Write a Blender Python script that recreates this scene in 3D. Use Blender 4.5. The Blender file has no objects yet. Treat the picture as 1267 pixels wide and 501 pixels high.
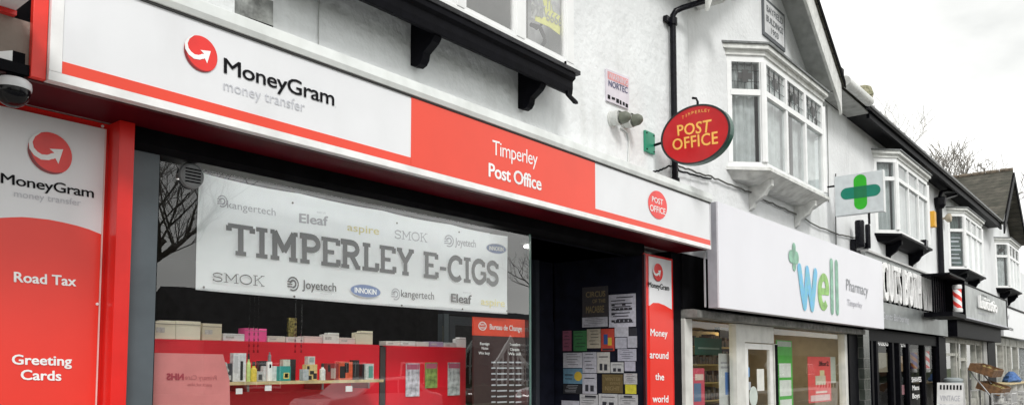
import bpy, math, random
from math import sin, cos, tan, pi, radians, atan, hypot
random.seed(7)
S = bpy.context.scene
COL = S.collection

# ------------------------------------------------------------------ camera
F, PX, PY = 975.0, 633.5, 385.0
TH = atan(67/975); BE = radians(50.47); EYE = 1.6
_r = (cos(BE), -sin(BE), 0)
_f = (sin(BE)*cos(TH), cos(BE)*cos(TH), sin(TH))
_u = (-sin(BE)*sin(TH), -cos(BE)*sin(TH), cos(TH))
def ray(px, py): return [F*_f[i]+(px-PX)*_r[i]+(PY-py)*_u[i] for i in range(3)]
def W(px, py, Y):
    d = ray(px, py); t = Y/d[1]; return (d[0]*t, Y, EYE+d[2]*t)
def WX(px, py, X):
    d = ray(px, py); t = X/d[0]; return (X, d[1]*t, EYE+d[2]*t)
cam = bpy.data.cameras.new('camera'); co = bpy.data.objects.new('camera', cam); COL.objects.link(co)
co.location = (0, 0, EYE); co.rotation_euler = (pi/2+TH, 0, -BE)
cam.sensor_width = 36; cam.sensor_fit = 'HORIZONTAL'; cam.lens = F/1267*36
cam.shift_y = (PY-250.5)/1267; cam.clip_end = 2000; cam.clip_start = 0.05
S.camera = co

# ------------------------------------------------------------------ light
SUN_EL, SUN_AZ = radians(42), radians(215)     # azimuth clockwise from +Y: behind the camera, high over the street
w = bpy.data.worlds.new('World'); S.world = w; w.use_nodes = True
nt = w.node_tree; nt.nodes.clear()
out = nt.nodes.new('ShaderNodeOutputWorld'); bg = nt.nodes.new('ShaderNodeBackground')
sky = nt.nodes.new('ShaderNodeTexSky'); sky.sky_type = 'NISHITA'; sky.sun_disc = False
sky.sun_elevation = SUN_EL; sky.sun_rotation = SUN_AZ
tc = nt.nodes.new('ShaderNodeTexCoord'); mp = nt.nodes.new('ShaderNodeMapping'); mp.inputs['Scale'].default_value = (1.1, 1.1, 2.4)
ns = nt.nodes.new('ShaderNodeTexNoise'); ns.inputs['Scale'].default_value = 2.1; ns.inputs['Detail'].default_value = 6
cr = nt.nodes.new('ShaderNodeValToRGB')
cr.color_ramp.elements[0].position = .34; cr.color_ramp.elements[0].color = (.54, .545, .53, 1)
cr.color_ramp.elements[1].position = .60; cr.color_ramp.elements[1].color = (1.0, .995, .965, 1)
sc = nt.nodes.new('ShaderNodeMix'); sc.data_type = 'RGBA'; sc.blend_type = 'MULTIPLY'; sc.inputs[0].default_value = 1
sc.inputs[7].default_value = (9.5, 9.5, 9.4, 1)
mx = nt.nodes.new('ShaderNodeMix'); mx.data_type = 'RGBA'; mx.inputs[0].default_value = .93
L = nt.links.new
L(tc.outputs['Generated'], mp.inputs[0]); L(mp.outputs[0], ns.inputs['Vector']); L(ns.outputs[0], cr.inputs[0])
L(cr.outputs[0], sc.inputs[6]); L(sky.outputs[0], mx.inputs[6]); L(sc.outputs[2], mx.inputs[7])
L(mx.outputs[2], bg.inputs[0]); bg.inputs[1].default_value = .1; L(bg.outputs[0], out.inputs[0])
sl = bpy.data.lights.new('sun', 'SUN'); sl.energy = 1.3; sl.angle = radians(14); sl.color = (1, .98, .95)
so = bpy.data.objects.new('sun', sl); COL.objects.link(so)
_sd = (sin(SUN_AZ)*cos(SUN_EL), cos(SUN_AZ)*cos(SUN_EL), sin(SUN_EL))
import mathutils
so.rotation_euler = mathutils.Vector(_sd).to_track_quat('Z', 'Y').to_euler(); so.location = (0, -10, 20)
S.view_settings.view_transform = 'Standard'; S.view_settings.look = 'None'
S.view_settings.exposure = .72; S.view_settings.gamma = 1
S.cycles.max_bounces = 8; S.cycles.transparent_max_bounces = 16

# ------------------------------------------------------------------ materials
MC = {}
def mat(name, col, rough=.6, metal=0, var=.06, scale=6, bump=0, bscale=40, spec=.5, coat=0, dirt=0, emit=0, var2=None):
    if name in MC: return MC[name]
    m = bpy.data.materials.new(name); m.use_nodes = True; n = m.node_tree; b = n.nodes['Principled BSDF']
    b.inputs['Roughness'].default_value = rough; b.inputs['Metallic'].default_value = metal
    b.inputs['Specular IOR Level'].default_value = spec; b.inputs['Coat Weight'].default_value = coat
    t = n.nodes.new('ShaderNodeTexCoord'); nz = n.nodes.new('ShaderNodeTexNoise'); nz.inputs['Scale'].default_value = scale; nz.inputs['Detail'].default_value = 6
    n.links.new(t.outputs['Object'], nz.inputs['Vector'])
    r = n.nodes.new('ShaderNodeValToRGB'); lo = [max(0, c*(1-var*2)) for c in col]; hi = [min(1, c*(1+var)) for c in col]
    if var2: lo = var2
    r.color_ramp.elements[0].position = .3; r.color_ramp.elements[1].position = .65
    r.color_ramp.elements[0].color = (*lo, 1); r.color_ramp.elements[1].color = (*hi, 1)
    n.links.new(nz.outputs[0], r.inputs[0]); last = r.outputs[0]
    if dirt:                                       # streaks of grime running down
        mp = n.nodes.new('ShaderNodeMapping'); mp.inputs['Scale'].default_value = (2.2, 2.2, .5)
        n2 = n.nodes.new('ShaderNodeTexNoise'); n2.inputs['Scale'].default_value = 1.6; n2.inputs['Detail'].default_value = 8
        r2 = n.nodes.new('ShaderNodeValToRGB'); r2.color_ramp.elements[0].position = .52; r2.color_ramp.elements[1].position = .78
        r2.color_ramp.elements[0].color = (1, 1, 1, 1); r2.color_ramp.elements[1].color = (1-dirt, 1-dirt, 1-dirt*1.1, 1)
        mm = n.nodes.new('ShaderNodeMix'); mm.data_type = 'RGBA'; mm.blend_type = 'MULTIPLY'; mm.inputs[0].default_value = 1
        n.links.new(t.outputs['Object'], mp.inputs[0]); n.links.new(mp.outputs[0], n2.inputs['Vector']); n.links.new(n2.outputs[0], r2.inputs[0])
        n.links.new(last, mm.inputs[6]); n.links.new(r2.outputs[0], mm.inputs[7]); last = mm.outputs[2]
    n.links.new(last, b.inputs['Base Color'])
    if bump:
        n3 = n.nodes.new('ShaderNodeTexNoise'); n3.inputs['Scale'].default_value = bscale; n3.inputs['Detail'].default_value = 5
        n.links.new(t.outputs['Object'], n3.inputs['Vector'])
        bp = n.nodes.new('ShaderNodeBump'); bp.inputs['Strength'].default_value = bump; bp.inputs['Distance'].default_value = .02
        n.links.new(n3.outputs[0], bp.inputs['Height']); n.links.new(bp.outputs[0], b.inputs['Normal'])
    if emit:
        b.inputs['Emission Color'].default_value = (*col, 1); b.inputs['Emission Strength'].default_value = emit
    MC[name] = m; return m
def glassmat(name, tint=(.86, .9, .9), k=2.0):
    if name in MC: return MC[name]
    m = bpy.data.materials.new(name); m.use_nodes = True; n = m.node_tree; n.nodes.clear()
    o = n.nodes.new('ShaderNodeOutputMaterial'); tr = n.nodes.new('ShaderNodeBsdfTransparent'); tr.inputs[0].default_value = (*tint, 1)
    g = n.nodes.new('ShaderNodeBsdfGlossy'); g.inputs['Roughness'].default_value = 0.0; g.inputs[0].default_value = (1, 1, 1, 1)
    fr = n.nodes.new('ShaderNodeFresnel'); fr.inputs[0].default_value = 1.52
    geo = n.nodes.new('ShaderNodeNewGeometry'); inv = n.nodes.new('ShaderNodeMath'); inv.operation = 'SUBTRACT'; inv.inputs[0].default_value = 1
    mu = n.nodes.new('ShaderNodeMath'); mu.operation = 'MULTIPLY'; m2 = n.nodes.new('ShaderNodeMath'); m2.operation = 'MULTIPLY'; m2.inputs[1].default_value = k; m2.use_clamp = True
    ms = n.nodes.new('ShaderNodeMixShader'); l = n.links.new
    # gentle waviness of old plate glass
    t = n.nodes.new('ShaderNodeTexCoord'); nz = n.nodes.new('ShaderNodeTexNoise'); nz.inputs['Scale'].default_value = 1.2
    bp = n.nodes.new('ShaderNodeBump'); bp.inputs['Strength'].default_value = .06; bp.inputs['Distance'].default_value = .02
    l(t.outputs['Object'], nz.inputs['Vector']); l(nz.outputs[0], bp.inputs['Height']); l(bp.outputs[0], g.inputs['Normal'])
    l(geo.outputs['Backfacing'], inv.inputs[1]); l(inv.outputs[0], mu.inputs[0]); l(fr.outputs[0], mu.inputs[1]); l(mu.outputs[0], m2.inputs[0])
    l(m2.outputs[0], ms.inputs[0]); l(tr.outputs[0], ms.inputs[1]); l(g.outputs[0], ms.inputs[2]); l(ms.outputs[0], o.inputs[0])
    MC[name] = m; return m
def brickmat(name, c1, c2, mortar, sx=.44, sz=.15, ms=.01, rough=.8, bump=.5):
    if name in MC: return MC[name]
    m = bpy.data.materials.new(name); m.use_nodes = True; n = m.node_tree; b = n.nodes['Principled BSDF']; l = n.links.new
    b.inputs['Roughness'].default_value = rough
    t = n.nodes.new('ShaderNodeTexCoord'); sp = n.nodes.new('ShaderNodeSeparateXYZ'); ad = n.nodes.new('ShaderNodeMath'); ad.operation = 'ADD'
    cb = n.nodes.new('ShaderNodeCombineXYZ'); br = n.nodes.new('ShaderNodeTexBrick')
    l(t.outputs['Object'], sp.inputs[0]); l(sp.outputs[0], ad.inputs[0]); l(sp.outputs[1], ad.inputs[1]); l(ad.outputs[0], cb.inputs[0]); l(sp.outputs[2], cb.inputs[1])
    br.inputs['Scale'].default_value = 1; br.inputs['Brick Width'].default_value = sx; br.inputs['Row Height'].default_value = sz; br.inputs['Mortar Size'].default_value = ms
    br.inputs['Color1'].default_value = (*c1, 1); br.inputs['Color2'].default_value = (*c2, 1); br.inputs['Mortar'].default_value = (*mortar, 1)
    l(cb.outputs[0], br.inputs['Vector'])
    nz = n.nodes.new('ShaderNodeTexNoise'); nz.inputs['Scale'].default_value = 2.5; nz.inputs['Detail'].default_value = 8; l(t.outputs['Object'], nz.inputs['Vector'])
    r = n.nodes.new('ShaderNodeValToRGB'); r.color_ramp.elements[0].color = (.55, .58, .5, 1); r.color_ramp.elements[1].color = (1.3, 1.25, 1.2, 1)
    r.color_ramp.elements[0].position = .3; r.color_ramp.elements[1].position = .7
    mm = n.nodes.new('ShaderNodeMix'); mm.data_type = 'RGBA'; mm.blend_type = 'MULTIPLY'; mm.inputs[0].default_value = 1
    l(nz.outputs[0], r.inputs[0]); l(br.outputs[0], mm.inputs[6]); l(r.outputs[0], mm.inputs[7]); l(mm.outputs[2], b.inputs['Base Color'])
    bp = n.nodes.new('ShaderNodeBump'); bp.inputs['Strength'].default_value = bump; bp.inputs['Distance'].default_value = .01; bp.invert = True
    l(br.outputs['Fac'], bp.inputs['Height']); l(bp.outputs[0], b.inputs['Normal'])
    MC[name] = m; return m
RENDER = mat('white_painted_render', (.77, .79, .80), .75, var=.05, scale=1.3, bump=.9, bscale=11, dirt=.15)
RENDER2 = mat('white_painted_render_smooth', (.77, .785, .795), .7, var=.05, scale=1.1, bump=.6, bscale=14, dirt=.13)
WHITE = mat('white_gloss_board', (.75, .76, .785), .28, var=.02, scale=2, dirt=.05)
WHITEP = mat('white_window_plastic', (.8, .81, .81), .3, var=.03, scale=5)
WHITET = mat('weathered_white_timber', (.68, .69, .67), .55, var=.1, scale=8, bump=.2, dirt=.3)
CORN = mat('white_cornice_paint', (.72, .75, .74), .5, var=.06, scale=5, dirt=.15)
RED = mat('signal_red_vinyl', (.80, .062, .030), .3, var=.03, scale=1.5)
REDP = mat('red_gloss_paint', (.72, .018, .014), .25, var=.05, scale=4)
DRED = mat('dark_red_reveal', (.36, .008, .012), .35, var=.08)
MAROON = mat('maroon_soffit_paint', (.075, .002, .006), .5, var=.15, scale=3, spec=.06)
BLACK = mat('black_gloss_paint', (.004, .004, .006), .5, var=.2, scale=10, bump=.1, spec=.06)
BLACKM = mat('black_matt', (.005, .005, .006), .8, var=.2, spec=.04)
GREYF = mat('slate_grey_aluminium', (.085, .105, .12), .4, var=.06)
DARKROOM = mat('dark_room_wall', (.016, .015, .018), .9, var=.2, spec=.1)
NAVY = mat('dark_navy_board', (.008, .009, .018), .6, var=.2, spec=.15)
GREEN = mat('post_office_green', (.01, .20, .12), .35)
OVRED = mat('oval_sign_red', (.50, .010, .014), .22, var=.05)
GOLD = mat('pale_gold_lettering', (.85, .48, .10), .4)
TXT = mat('black_lettering', (.005, .005, .007), .5, spec=.1)
TXTG = mat('grey_lettering', (.42, .42, .46), .5)
TXTP = mat('pale_grey_lettering', (.52, .53, .57), .5)
TXTW = mat('white_lettering', (.86, .86, .86), .4)
LEAD = mat('lead_flashing', (.16, .17, .17), .6, var=.2, scale=12, bump=.3)
GREYM = mat('grey_metal_fascia', (.38, .40, .40), .4, var=.12, scale=2, metal=.2, dirt=.2)
GLASS = glassmat('shop_window_glass', (.97, .985, .98), 2.7)
GLASS2 = glassmat('pane_glass', (.93, .95, .95), 1.3)
GLASS5 = glassmat('upstairs_glass', (.95, .95, .95), 3.0)
GLASS3 = glassmat('pharmacy_glass', (.97, .98, .97), 1.0)
GLASS4 = glassmat('barber_glass', (.8, .8, .8), .35)
CURT = mat('grey_net_curtain', (.52, .53, .53), .9, var=.1)
STONE = mat('mossy_stone', (.30, .28, .2), .9, var=.3, scale=14, bump=.8, bscale=30, var2=(.12, .13, .06))
SLATE = brickmat('roof_slates', (.055, .052, .042), (.085, .08, .066), (.012, .012, .012), .28, .16, .008)

# ------------------------------------------------------------------ mesh building
class M:
    def __init__(s): s.v = []; s.f = []
    def poly(s, pts):
        k = len(s.v); s.v += [tuple(p) for p in pts]; s.f.append(list(range(k, k+len(pts)))); return s
    def prism(s, pts, vec):
        k = len(s.v); n = len(pts); s.v += [tuple(p) for p in pts] + [tuple(p[i]+vec[i] for i in range(3)) for p in pts]
        s.f.append(list(range(k, k+n))); s.f.append(list(range(k+2*n-1, k+n-1, -1)))
        for i in range(n): j = (i+1) % n; s.f.append([k+j, k+i, k+n+i, k+n+j])
        return s
    def box(s, x0, x1, y0, y1, z0, z1):
        return s.prism([(x0, y0, z0), (x1, y0, z0), (x1, y0, z1), (x0, y0, z1)], (0, y1-y0, 0))
    def tube(s, path, r, n=8, r1=None):
        k = len(s.v); V = mathutils.Vector; P = [V(p) for p in path]; m = len(P)
        up = V((.13, .21, .97))
        for i, p in enumerate(P):
            d = (P[min(i+1, m-1)]-P[max(i-1, 0)]).normalized()
            a = d.cross(up)
            if a.length < .05: a = d.cross(V((1, 0, 0)))
            a.normalize(); b = d.cross(a); rr = r if r1 is None else r+(r1-r)*i/(m-1)
            for j in range(n): t = 2*pi*j/n; s.v.append(tuple(p+a*rr*cos(t)+b*rr*sin(t)))
        for i in range(m-1):
            for j in range(n): j2 = (j+1) % n; s.f.append([k+i*n+j, k+i*n+j2, k+(i+1)*n+j2, k+(i+1)*n+j])
        s.f.append([k+j for j in range(n)][::-1]); s.f.append([k+(m-1)*n+j for j in range(n)]); return s
    def lathe(s, c, prof, n=20, axis='z'):       # prof: (radius, along-axis)
        k = len(s.v)
        for r, a in prof:
            for j in range(n):
                t = 2*pi*j/n; p = (r*cos(t), r*sin(t), a)
                if axis == 'y': p = (p[0], a, p[1])
                if axis == 'x': p = (a, p[0], p[1])
                s.v.append((c[0]+p[0], c[1]+p[1], c[2]+p[2]))
        m = len(prof)
        for i in range(m-1):
            for j in range(n): j2 = (j+1) % n; s.f.append([k+i*n+j, k+i*n+j2, k+(i+1)*n+j2, k+(i+1)*n+j])
        s.f.append([k+j for j in range(n)][::-1]); s.f.append([k+(m-1)*n+j for j in range(n)]); return s
    def build(s, name, m, parent=None, smooth=False, bevel=0, fix=True):
        off = base_of(parent)
        me = bpy.data.meshes.new(name); me.from_pydata([(a-off[0], b-off[1], c-off[2]) for a, b, c in s.v], [], s.f); me.update()
        import bmesh
        if fix:
            bm = bmesh.new(); bm.from_mesh(me); bmesh.ops.recalc_face_normals(bm, faces=bm.faces); bm.to_mesh(me); bm.free()
        me.materials.append(m)
        if smooth:
            for p in me.polygons: p.use_smooth = True
        o = bpy.data.objects.new(name, me); COL.objects.link(o); o.parent = parent
        if bevel:
            b = o.modifiers.new('bevel', 'BEVEL'); b.width = bevel; b.segments = 2; b.limit_method = 'ANGLE'; b.angle_limit = radians(40)
        if smooth:
            e = o.modifiers.new('edges', 'EDGE_SPLIT'); e.split_angle = radians(40)
        return o
def base_of(p):
    o = [0, 0, 0]
    while p is not None:
        for i in range(3): o[i] += p.location[i]
        p = p.parent
    return o
def tag(o, label=None, cat=None, group=None, kind=None):
    if label: o['label'] = label
    if cat: o['category'] = cat
    if group: o['group'] = group
    if kind: o['kind'] = kind
    return o
def thing(name, loc, label, cat, group=None):
    o = bpy.data.objects.new(name, None); COL.objects.link(o); o.location = loc; o.empty_display_size = .1
    return tag(o, label, cat, group)
def solo(o, label, cat, group=None):            # a one-mesh thing: move its origin to the middle of its base
    me = o.data; xs = [v.co for v in me.vertices]
    c = mathutils.Vector(((min(v.x for v in xs)+max(v.x for v in xs))/2, (min(v.y for v in xs)+max(v.y for v in xs))/2, min(v.z for v in xs)))
    me.transform(mathutils.Matrix.Translation(-c)); o.location = c
    return tag(o, label, cat, group)
def slab(px, Y, th, m=None):                     # outline in the plane Y, given real thickness away from the street
    m = m or M(); return m.prism([W(x, y, Y) for x, y in px], (0, th, 0))
def quadpt(q, u, v):                             # q = TL,TR,BR,BL world points
    a = [q[3][i]+(q[2][i]-q[3][i])*u for i in range(3)]; b = [q[0][i]+(q[1][i]-q[0][i])*u for i in range(3)]
    return tuple(a[i]+(b[i]-a[i])*v for i in range(3))
def txt(name, body, q, m, parent, bold=0, ext=0, spacing=1, mirror=False):
    """lettering fitted between baseline (lower edge of q) and cap height (upper edge)"""
    c = bpy.data.curves.new('t', 'FONT'); c.body = body; c.resolution_u = 3; c.space_character = spacing
    o = bpy.data.objects.new('t', c); COL.objects.link(o)
    bpy.context.view_layer.update(); dg = bpy.context.evaluated_depsgraph_get()
    me = bpy.data.meshes.new_from_object(o.evaluated_get(dg)); bpy.data.objects.remove(o); bpy.data.curves.remove(c)
    V = [(v.co.x, v.co.y) for v in me.vertices]; Fc = [list(p.vertices) for p in me.polygons]; bpy.data.meshes.remove(me)
    x0, x1 = min(v[0] for v in V)-bold, max(v[0] for v in V)+bold; off = base_of(parent)
    e1 = mathutils.Vector(q[1])-mathutils.Vector(q[0]); e2 = mathutils.Vector(q[3])-mathutils.Vector(q[0]); nn = e1.cross(e2).normalized()
    if nn.dot(mathutils.Vector((0, 0, EYE))-mathutils.Vector(q[0])) < 0: nn = -nn
    sh = [(0, 0)] if bold <= 0 else [(0, 0), (-bold, 0), (bold, 0), (0, bold*.7), (0, -bold*.7), (-bold*.7, bold*.5), (bold*.7, bold*.5), (-bold*.7, -bold*.5), (bold*.7, -bold*.5)]
    vs, fs_ = [], []
    for k, (dx, dy) in enumerate(sh):
        b0 = len(vs)
        for x, y in V:
            u = (x+dx-x0)/(x1-x0)
            if mirror: u = 1-u
            p = quadpt(q, u, (y+dy)/.69); vs.append(tuple(p[i]-off[i]+nn[i]*.00012*k for i in range(3)))
        fs_ += [[a+b0 for a in f] for f in Fc]
    me = bpy.data.meshes.new(name); me.from_pydata(vs, [], fs_); me.update(); me.materials.append(m)
    o = bpy.data.objects.new(name, me); COL.objects.link(o); o.parent = parent
    if ext:
        s = o.modifiers.new('depth', 'SOLIDIFY'); s.thickness = ext; s.offset = 0
    return o
def Q(tl, tr, br, bl, Y): return [W(*p, Y) for p in (tl, tr, br, bl)]
def QX(tl, tr, br, bl, X): return [WX(*p, X) for p in (tl, tr, br, bl)]
def qbox(x0, x1, z0, z1, Y): return [(x0, Y, z1), (x1, Y, z1), (x1, Y, z0), (x0, Y, z0)]

# stroke alphabet for the serif lettering
def arc(cx, cy, rx, ry, a0, a1, n=10): return [(cx+rx*cos(radians(a0+(a1-a0)*i/n)), cy+ry*sin(radians(a0+(a1-a0)*i/n))) for i in range(n+1)]
GL = {
 'T': (.84, [[(0, 1), (.84, 1)], [(.42, 1), (.42, 0)], [(.03, 1), (.03, .8)], [(.81, 1), (.81, .8)], [(.24, 0), (.60, 0)]]),
 'I': (.40, [[(.2, 1), (.2, 0)], [(0, 1), (.4, 1)], [(0, 0), (.4, 0)]]),
 'M': (1.0, [[(.16, 0), (.16, 1), (.5, .3), (.84, 1), (.84, 0)], [(0, 0), (.32, 0)], [(.68, 0), (1, 0)], [(0, 1), (.16, 1)], [(.84, 1), (1, 1)]]),
 'P': (.74, [[(.16, 0), (.16, 1)], [(0, 1)]+arc(.42, .74, .28, .26, 90, -90)+[(.16, .48)], [(0, 0), (.36, 0)]]),
 'E': (.70, [[(.14, 0), (.14, 1)], [(0, 1), (.66, 1), (.66, .82)], [(.14, .5), (.5, .5)], [(0, 0), (.68, 0), (.68, .2)]]),
 'R': (.82, [[(.16, 0), (.16, 1)], [(0, 1)]+arc(.42, .75, .27, .25, 90, -90)+[(.16, .5)], [(.42, .5), (.7, 0)], [(0, 0), (.34, 0)], [(.6, 0), (.82, 0)]]),
 'L': (.68, [[(.16, 1), (.16, 0)], [(0, 1), (.34, 1)], [(0, 0), (.66, 0), (.66, .26)]]),
 'Y': (.84, [[(.12, 1), (.42, .48), (.72, 1)], [(.42, .5), (.42, 0)], [(0, 1), (.26, 1)], [(.58, 1), (.84, 1)], [(.26, 0), (.58, 0)]]),
 '-': (.42, [[(.04, .42), (.38, .42)]]),
 'C': (.76, [arc(.42, .5, .38, .5, 48, 312, 16), [(.68, .98), (.68, .72)]]),
 'G': (.82, [arc(.42, .5, .38, .5, 48, 330, 16), [(.68, .98), (.68, .74)], [(.5, .44), (.82, .44)], [(.76, .44), (.76, .1)]]),
 'S': (.66, [arc(.33, .75, .28, .25, 30, 270, 12)+arc(.33, .25, .28, .25, 90, -150, 12)[1:], [(.6, .98), (.6, .74)], [(.05, .02), (.05, .26)]]),
 'O': (.86, [arc(.43, .5, .40, .5, 0, 360, 22)]),
 'K': (.80, [[(.16, 0), (.16, 1)], [(.16, .42), (.66, 1)], [(.34, .6), (.68, 0)], [(0, 0), (.32, 0)], [(0, 1), (.32, 1)], [(.54, 1), (.8, 1)], [(.56, 0), (.82, 0)]]),
 ' ': (.32, [])}
def slabtxt(name, body, q, m, parent, t=.16, gap=.1, thin=.7):
    tot = sum(GL[c][0]+gap for c in body)-gap; mm = M(); x = 0; k = 0; off = 0
    H = hypot(q[0][2]-q[3][2], 0); Wd = math.dist(q[3], q[2]); asp = Wd/tot/H     # world width per unit over height
    for c in body:
        w_, ss = GL[c]
        for st in ss:
            pts = [(x+a, t/2+b*(1-t)) for a, b in st]
            for (ax, ay), (bx, by) in zip(pts, pts[1:]):
                dx, dy = (bx-ax)*asp, by-ay; ln = hypot(dx, dy) or 1; h = t/2*(thin if abs(dx) > abs(dy) and len(st) < 4 else 1); ex = .25*h if len(pts) > 2 else 0
                nx, ny = -dy/ln*h/asp, dx/ln*h; ux, uy = dx/ln*ex/asp, dy/ln*ex; k += 1; e = -.0004*(k % 7)
                P = [(ax+nx-ux, ay+ny-uy), (bx+nx+ux, by+ny+uy), (bx-nx+ux, by-ny+uy), (ax-nx-ux, ay-ny-uy)]
                mm.poly([(lambda p: (p[0], p[1]+e, p[2]))(quadpt(q, a/tot, b)) for a, b in P])
        x += w_+gap
    return mm.build(name, m, parent, fix=False)
def swirl_logo(q, parent, Y):                    # glossy red ball with a white curved arrow
    """q maps the unit square to the wall; returns nothing, adds logo parts"""
    def p(x, y, e=0): a = quadpt(q, (x+1)/2, (y+1)/2); return (a[0], a[1]-e, a[2])
    d = M().poly([p(cos(2*pi*i/48), sin(2*pi*i/48)) for i in range(48)]); d.build('logo_disc', mat('logo_red', (.76, .03, .025), .25), parent)
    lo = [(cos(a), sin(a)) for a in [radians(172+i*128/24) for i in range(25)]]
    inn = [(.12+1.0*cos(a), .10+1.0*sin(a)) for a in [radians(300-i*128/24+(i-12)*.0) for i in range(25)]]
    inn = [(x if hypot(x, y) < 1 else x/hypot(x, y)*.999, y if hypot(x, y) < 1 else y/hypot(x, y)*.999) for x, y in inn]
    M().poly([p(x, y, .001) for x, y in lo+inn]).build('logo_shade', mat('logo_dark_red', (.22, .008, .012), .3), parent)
    cl = [(-.42, .93, .03), (-.72, .68, .09), (-.88, .38, .16), (-.84, .06, .21), (-.66, -.16, .24), (-.4, -.28, .25), (-.1, -.24, .24), (.14, -.1, .22)]
    L_, R_ = [], []
    for i, (x, y, h) in enumerate(cl):
        x2, y2 = cl[min(i+1, len(cl)-1)][:2]; x1, y1 = cl[max(i-1, 0)][:2]; dx, dy = x2-x1, y2-y1; l = hypot(dx, dy)
        L_.append((x-dy/l*h/2*1.1, y+dx/l*h/2*1.1)); R_.append((x+dy/l*h/2, y-dx/l*h/2))
    a = M()
    for i in range(len(cl)-1): a.poly([p(*L_[i], .002), p(*L_[i+1], .002), p(*R_[i+1], .002), p(*R_[i], .002)])
    a.poly([p(*c, .0025) for c in [(.58, .3), (.36, -.45), (.22, -.2), (.1, -.28), (.0, -.02), (.18, .04), (-.04, .2)]])
    a.build('logo_arrow', TXTW, parent, fix=False)
def cq(cx, cy, w_, h_, sl, Y): return Q((cx-w_/2, cy-h_/2-sl*w_/2), (cx+w_/2, cy-h_/2+sl*w_/2), (cx+w_/2, cy+h_/2+sl*w_/2), (cx-w_/2, cy+h_/2-sl*w_/2), Y)
def oval(q, m, name, parent, e=0, n=40, r=1):
    return M().poly([(lambda a: (a[0], a[1]-e, a[2]))(quadpt(q, .5+.5*r*cos(2*pi*i/n), .5+.5*r*sin(2*pi*i/n))) for i in range(n)]).build(name, m, parent)

def wall_open(x0, x1, z0, z1, y0, y1, ops):
    m = M(); x = x0
    for a, b, c, d in sorted(ops):
        m.box(x, a, y0, y1, z0, z1)
        if c > z0: m.box(a, b, y0, y1, z0, c)
        if d < z1: m.box(a, b, y0, y1, d, z1)
        x = b
    m.box(x, x1, y0, y1, z0, z1); return m
def room(x0, x1, y0, y1, z0, z1, t=.05):         # open towards the street
    m = M(); m.box(x0, x1, y1, y1+t, z0, z1); m.box(x0-t, x0, y0, y1, z0, z1); m.box(x1, x1+t, y0, y1, z0, z1)
    m.box(x0, x1, y0, y1, z1, z1+t); m.box(x0, x1, y0, y1, z0-t, z0); return m

# ------------------------------------------------------------------ ground
def structure(o): o['kind'] = 'structure'; return o
structure(M().box(-400, 500, -400, 400, -.4, -.14).build('ground', mat('grass_and_earth', (.06, .08, .03), .95, var=.3, scale=.5)))
structure(M().box(-150, 300, -8.0, .9, -.136, -.12).build('road', mat('asphalt', (.05, .05, .052), .85, var=.15, scale=3, bump=.3, bscale=80)))
PAVE = brickmat('paving_flags', (.26, .25, .23), (.32, .30, .28), (.12, .12, .11), .6, .6, .008)
structure(M().box(-150, 300, 1.05, 5.4, -.13, 0).build('pavement', mat('pavement_concrete', (.36, .35, .33), .85, var=.12, scale=2, bump=.2)))
structure(M().box(-150, 300, -10.5, -8.12, -.13, .0).build('pavement', MC['pavement_concrete']))
KERB = mat('kerb_stone', (.35, .34, .32), .8, var=.15)
structure(M().box(-150, 300, .9, 1.05, -.13, .012).build('kerb', KERB)); structure(M().box(-150, 300, -8.12, -8.0, -.13, .012).build('kerb', KERB))
mk = M()
for i in range(40): mk.box(-40+i*6, -38+i*6, -3.6, -3.5, -.116, -.112)
structure(mk.build('road_markings', mat('road_paint', (.7, .7, .68), .7)))

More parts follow.
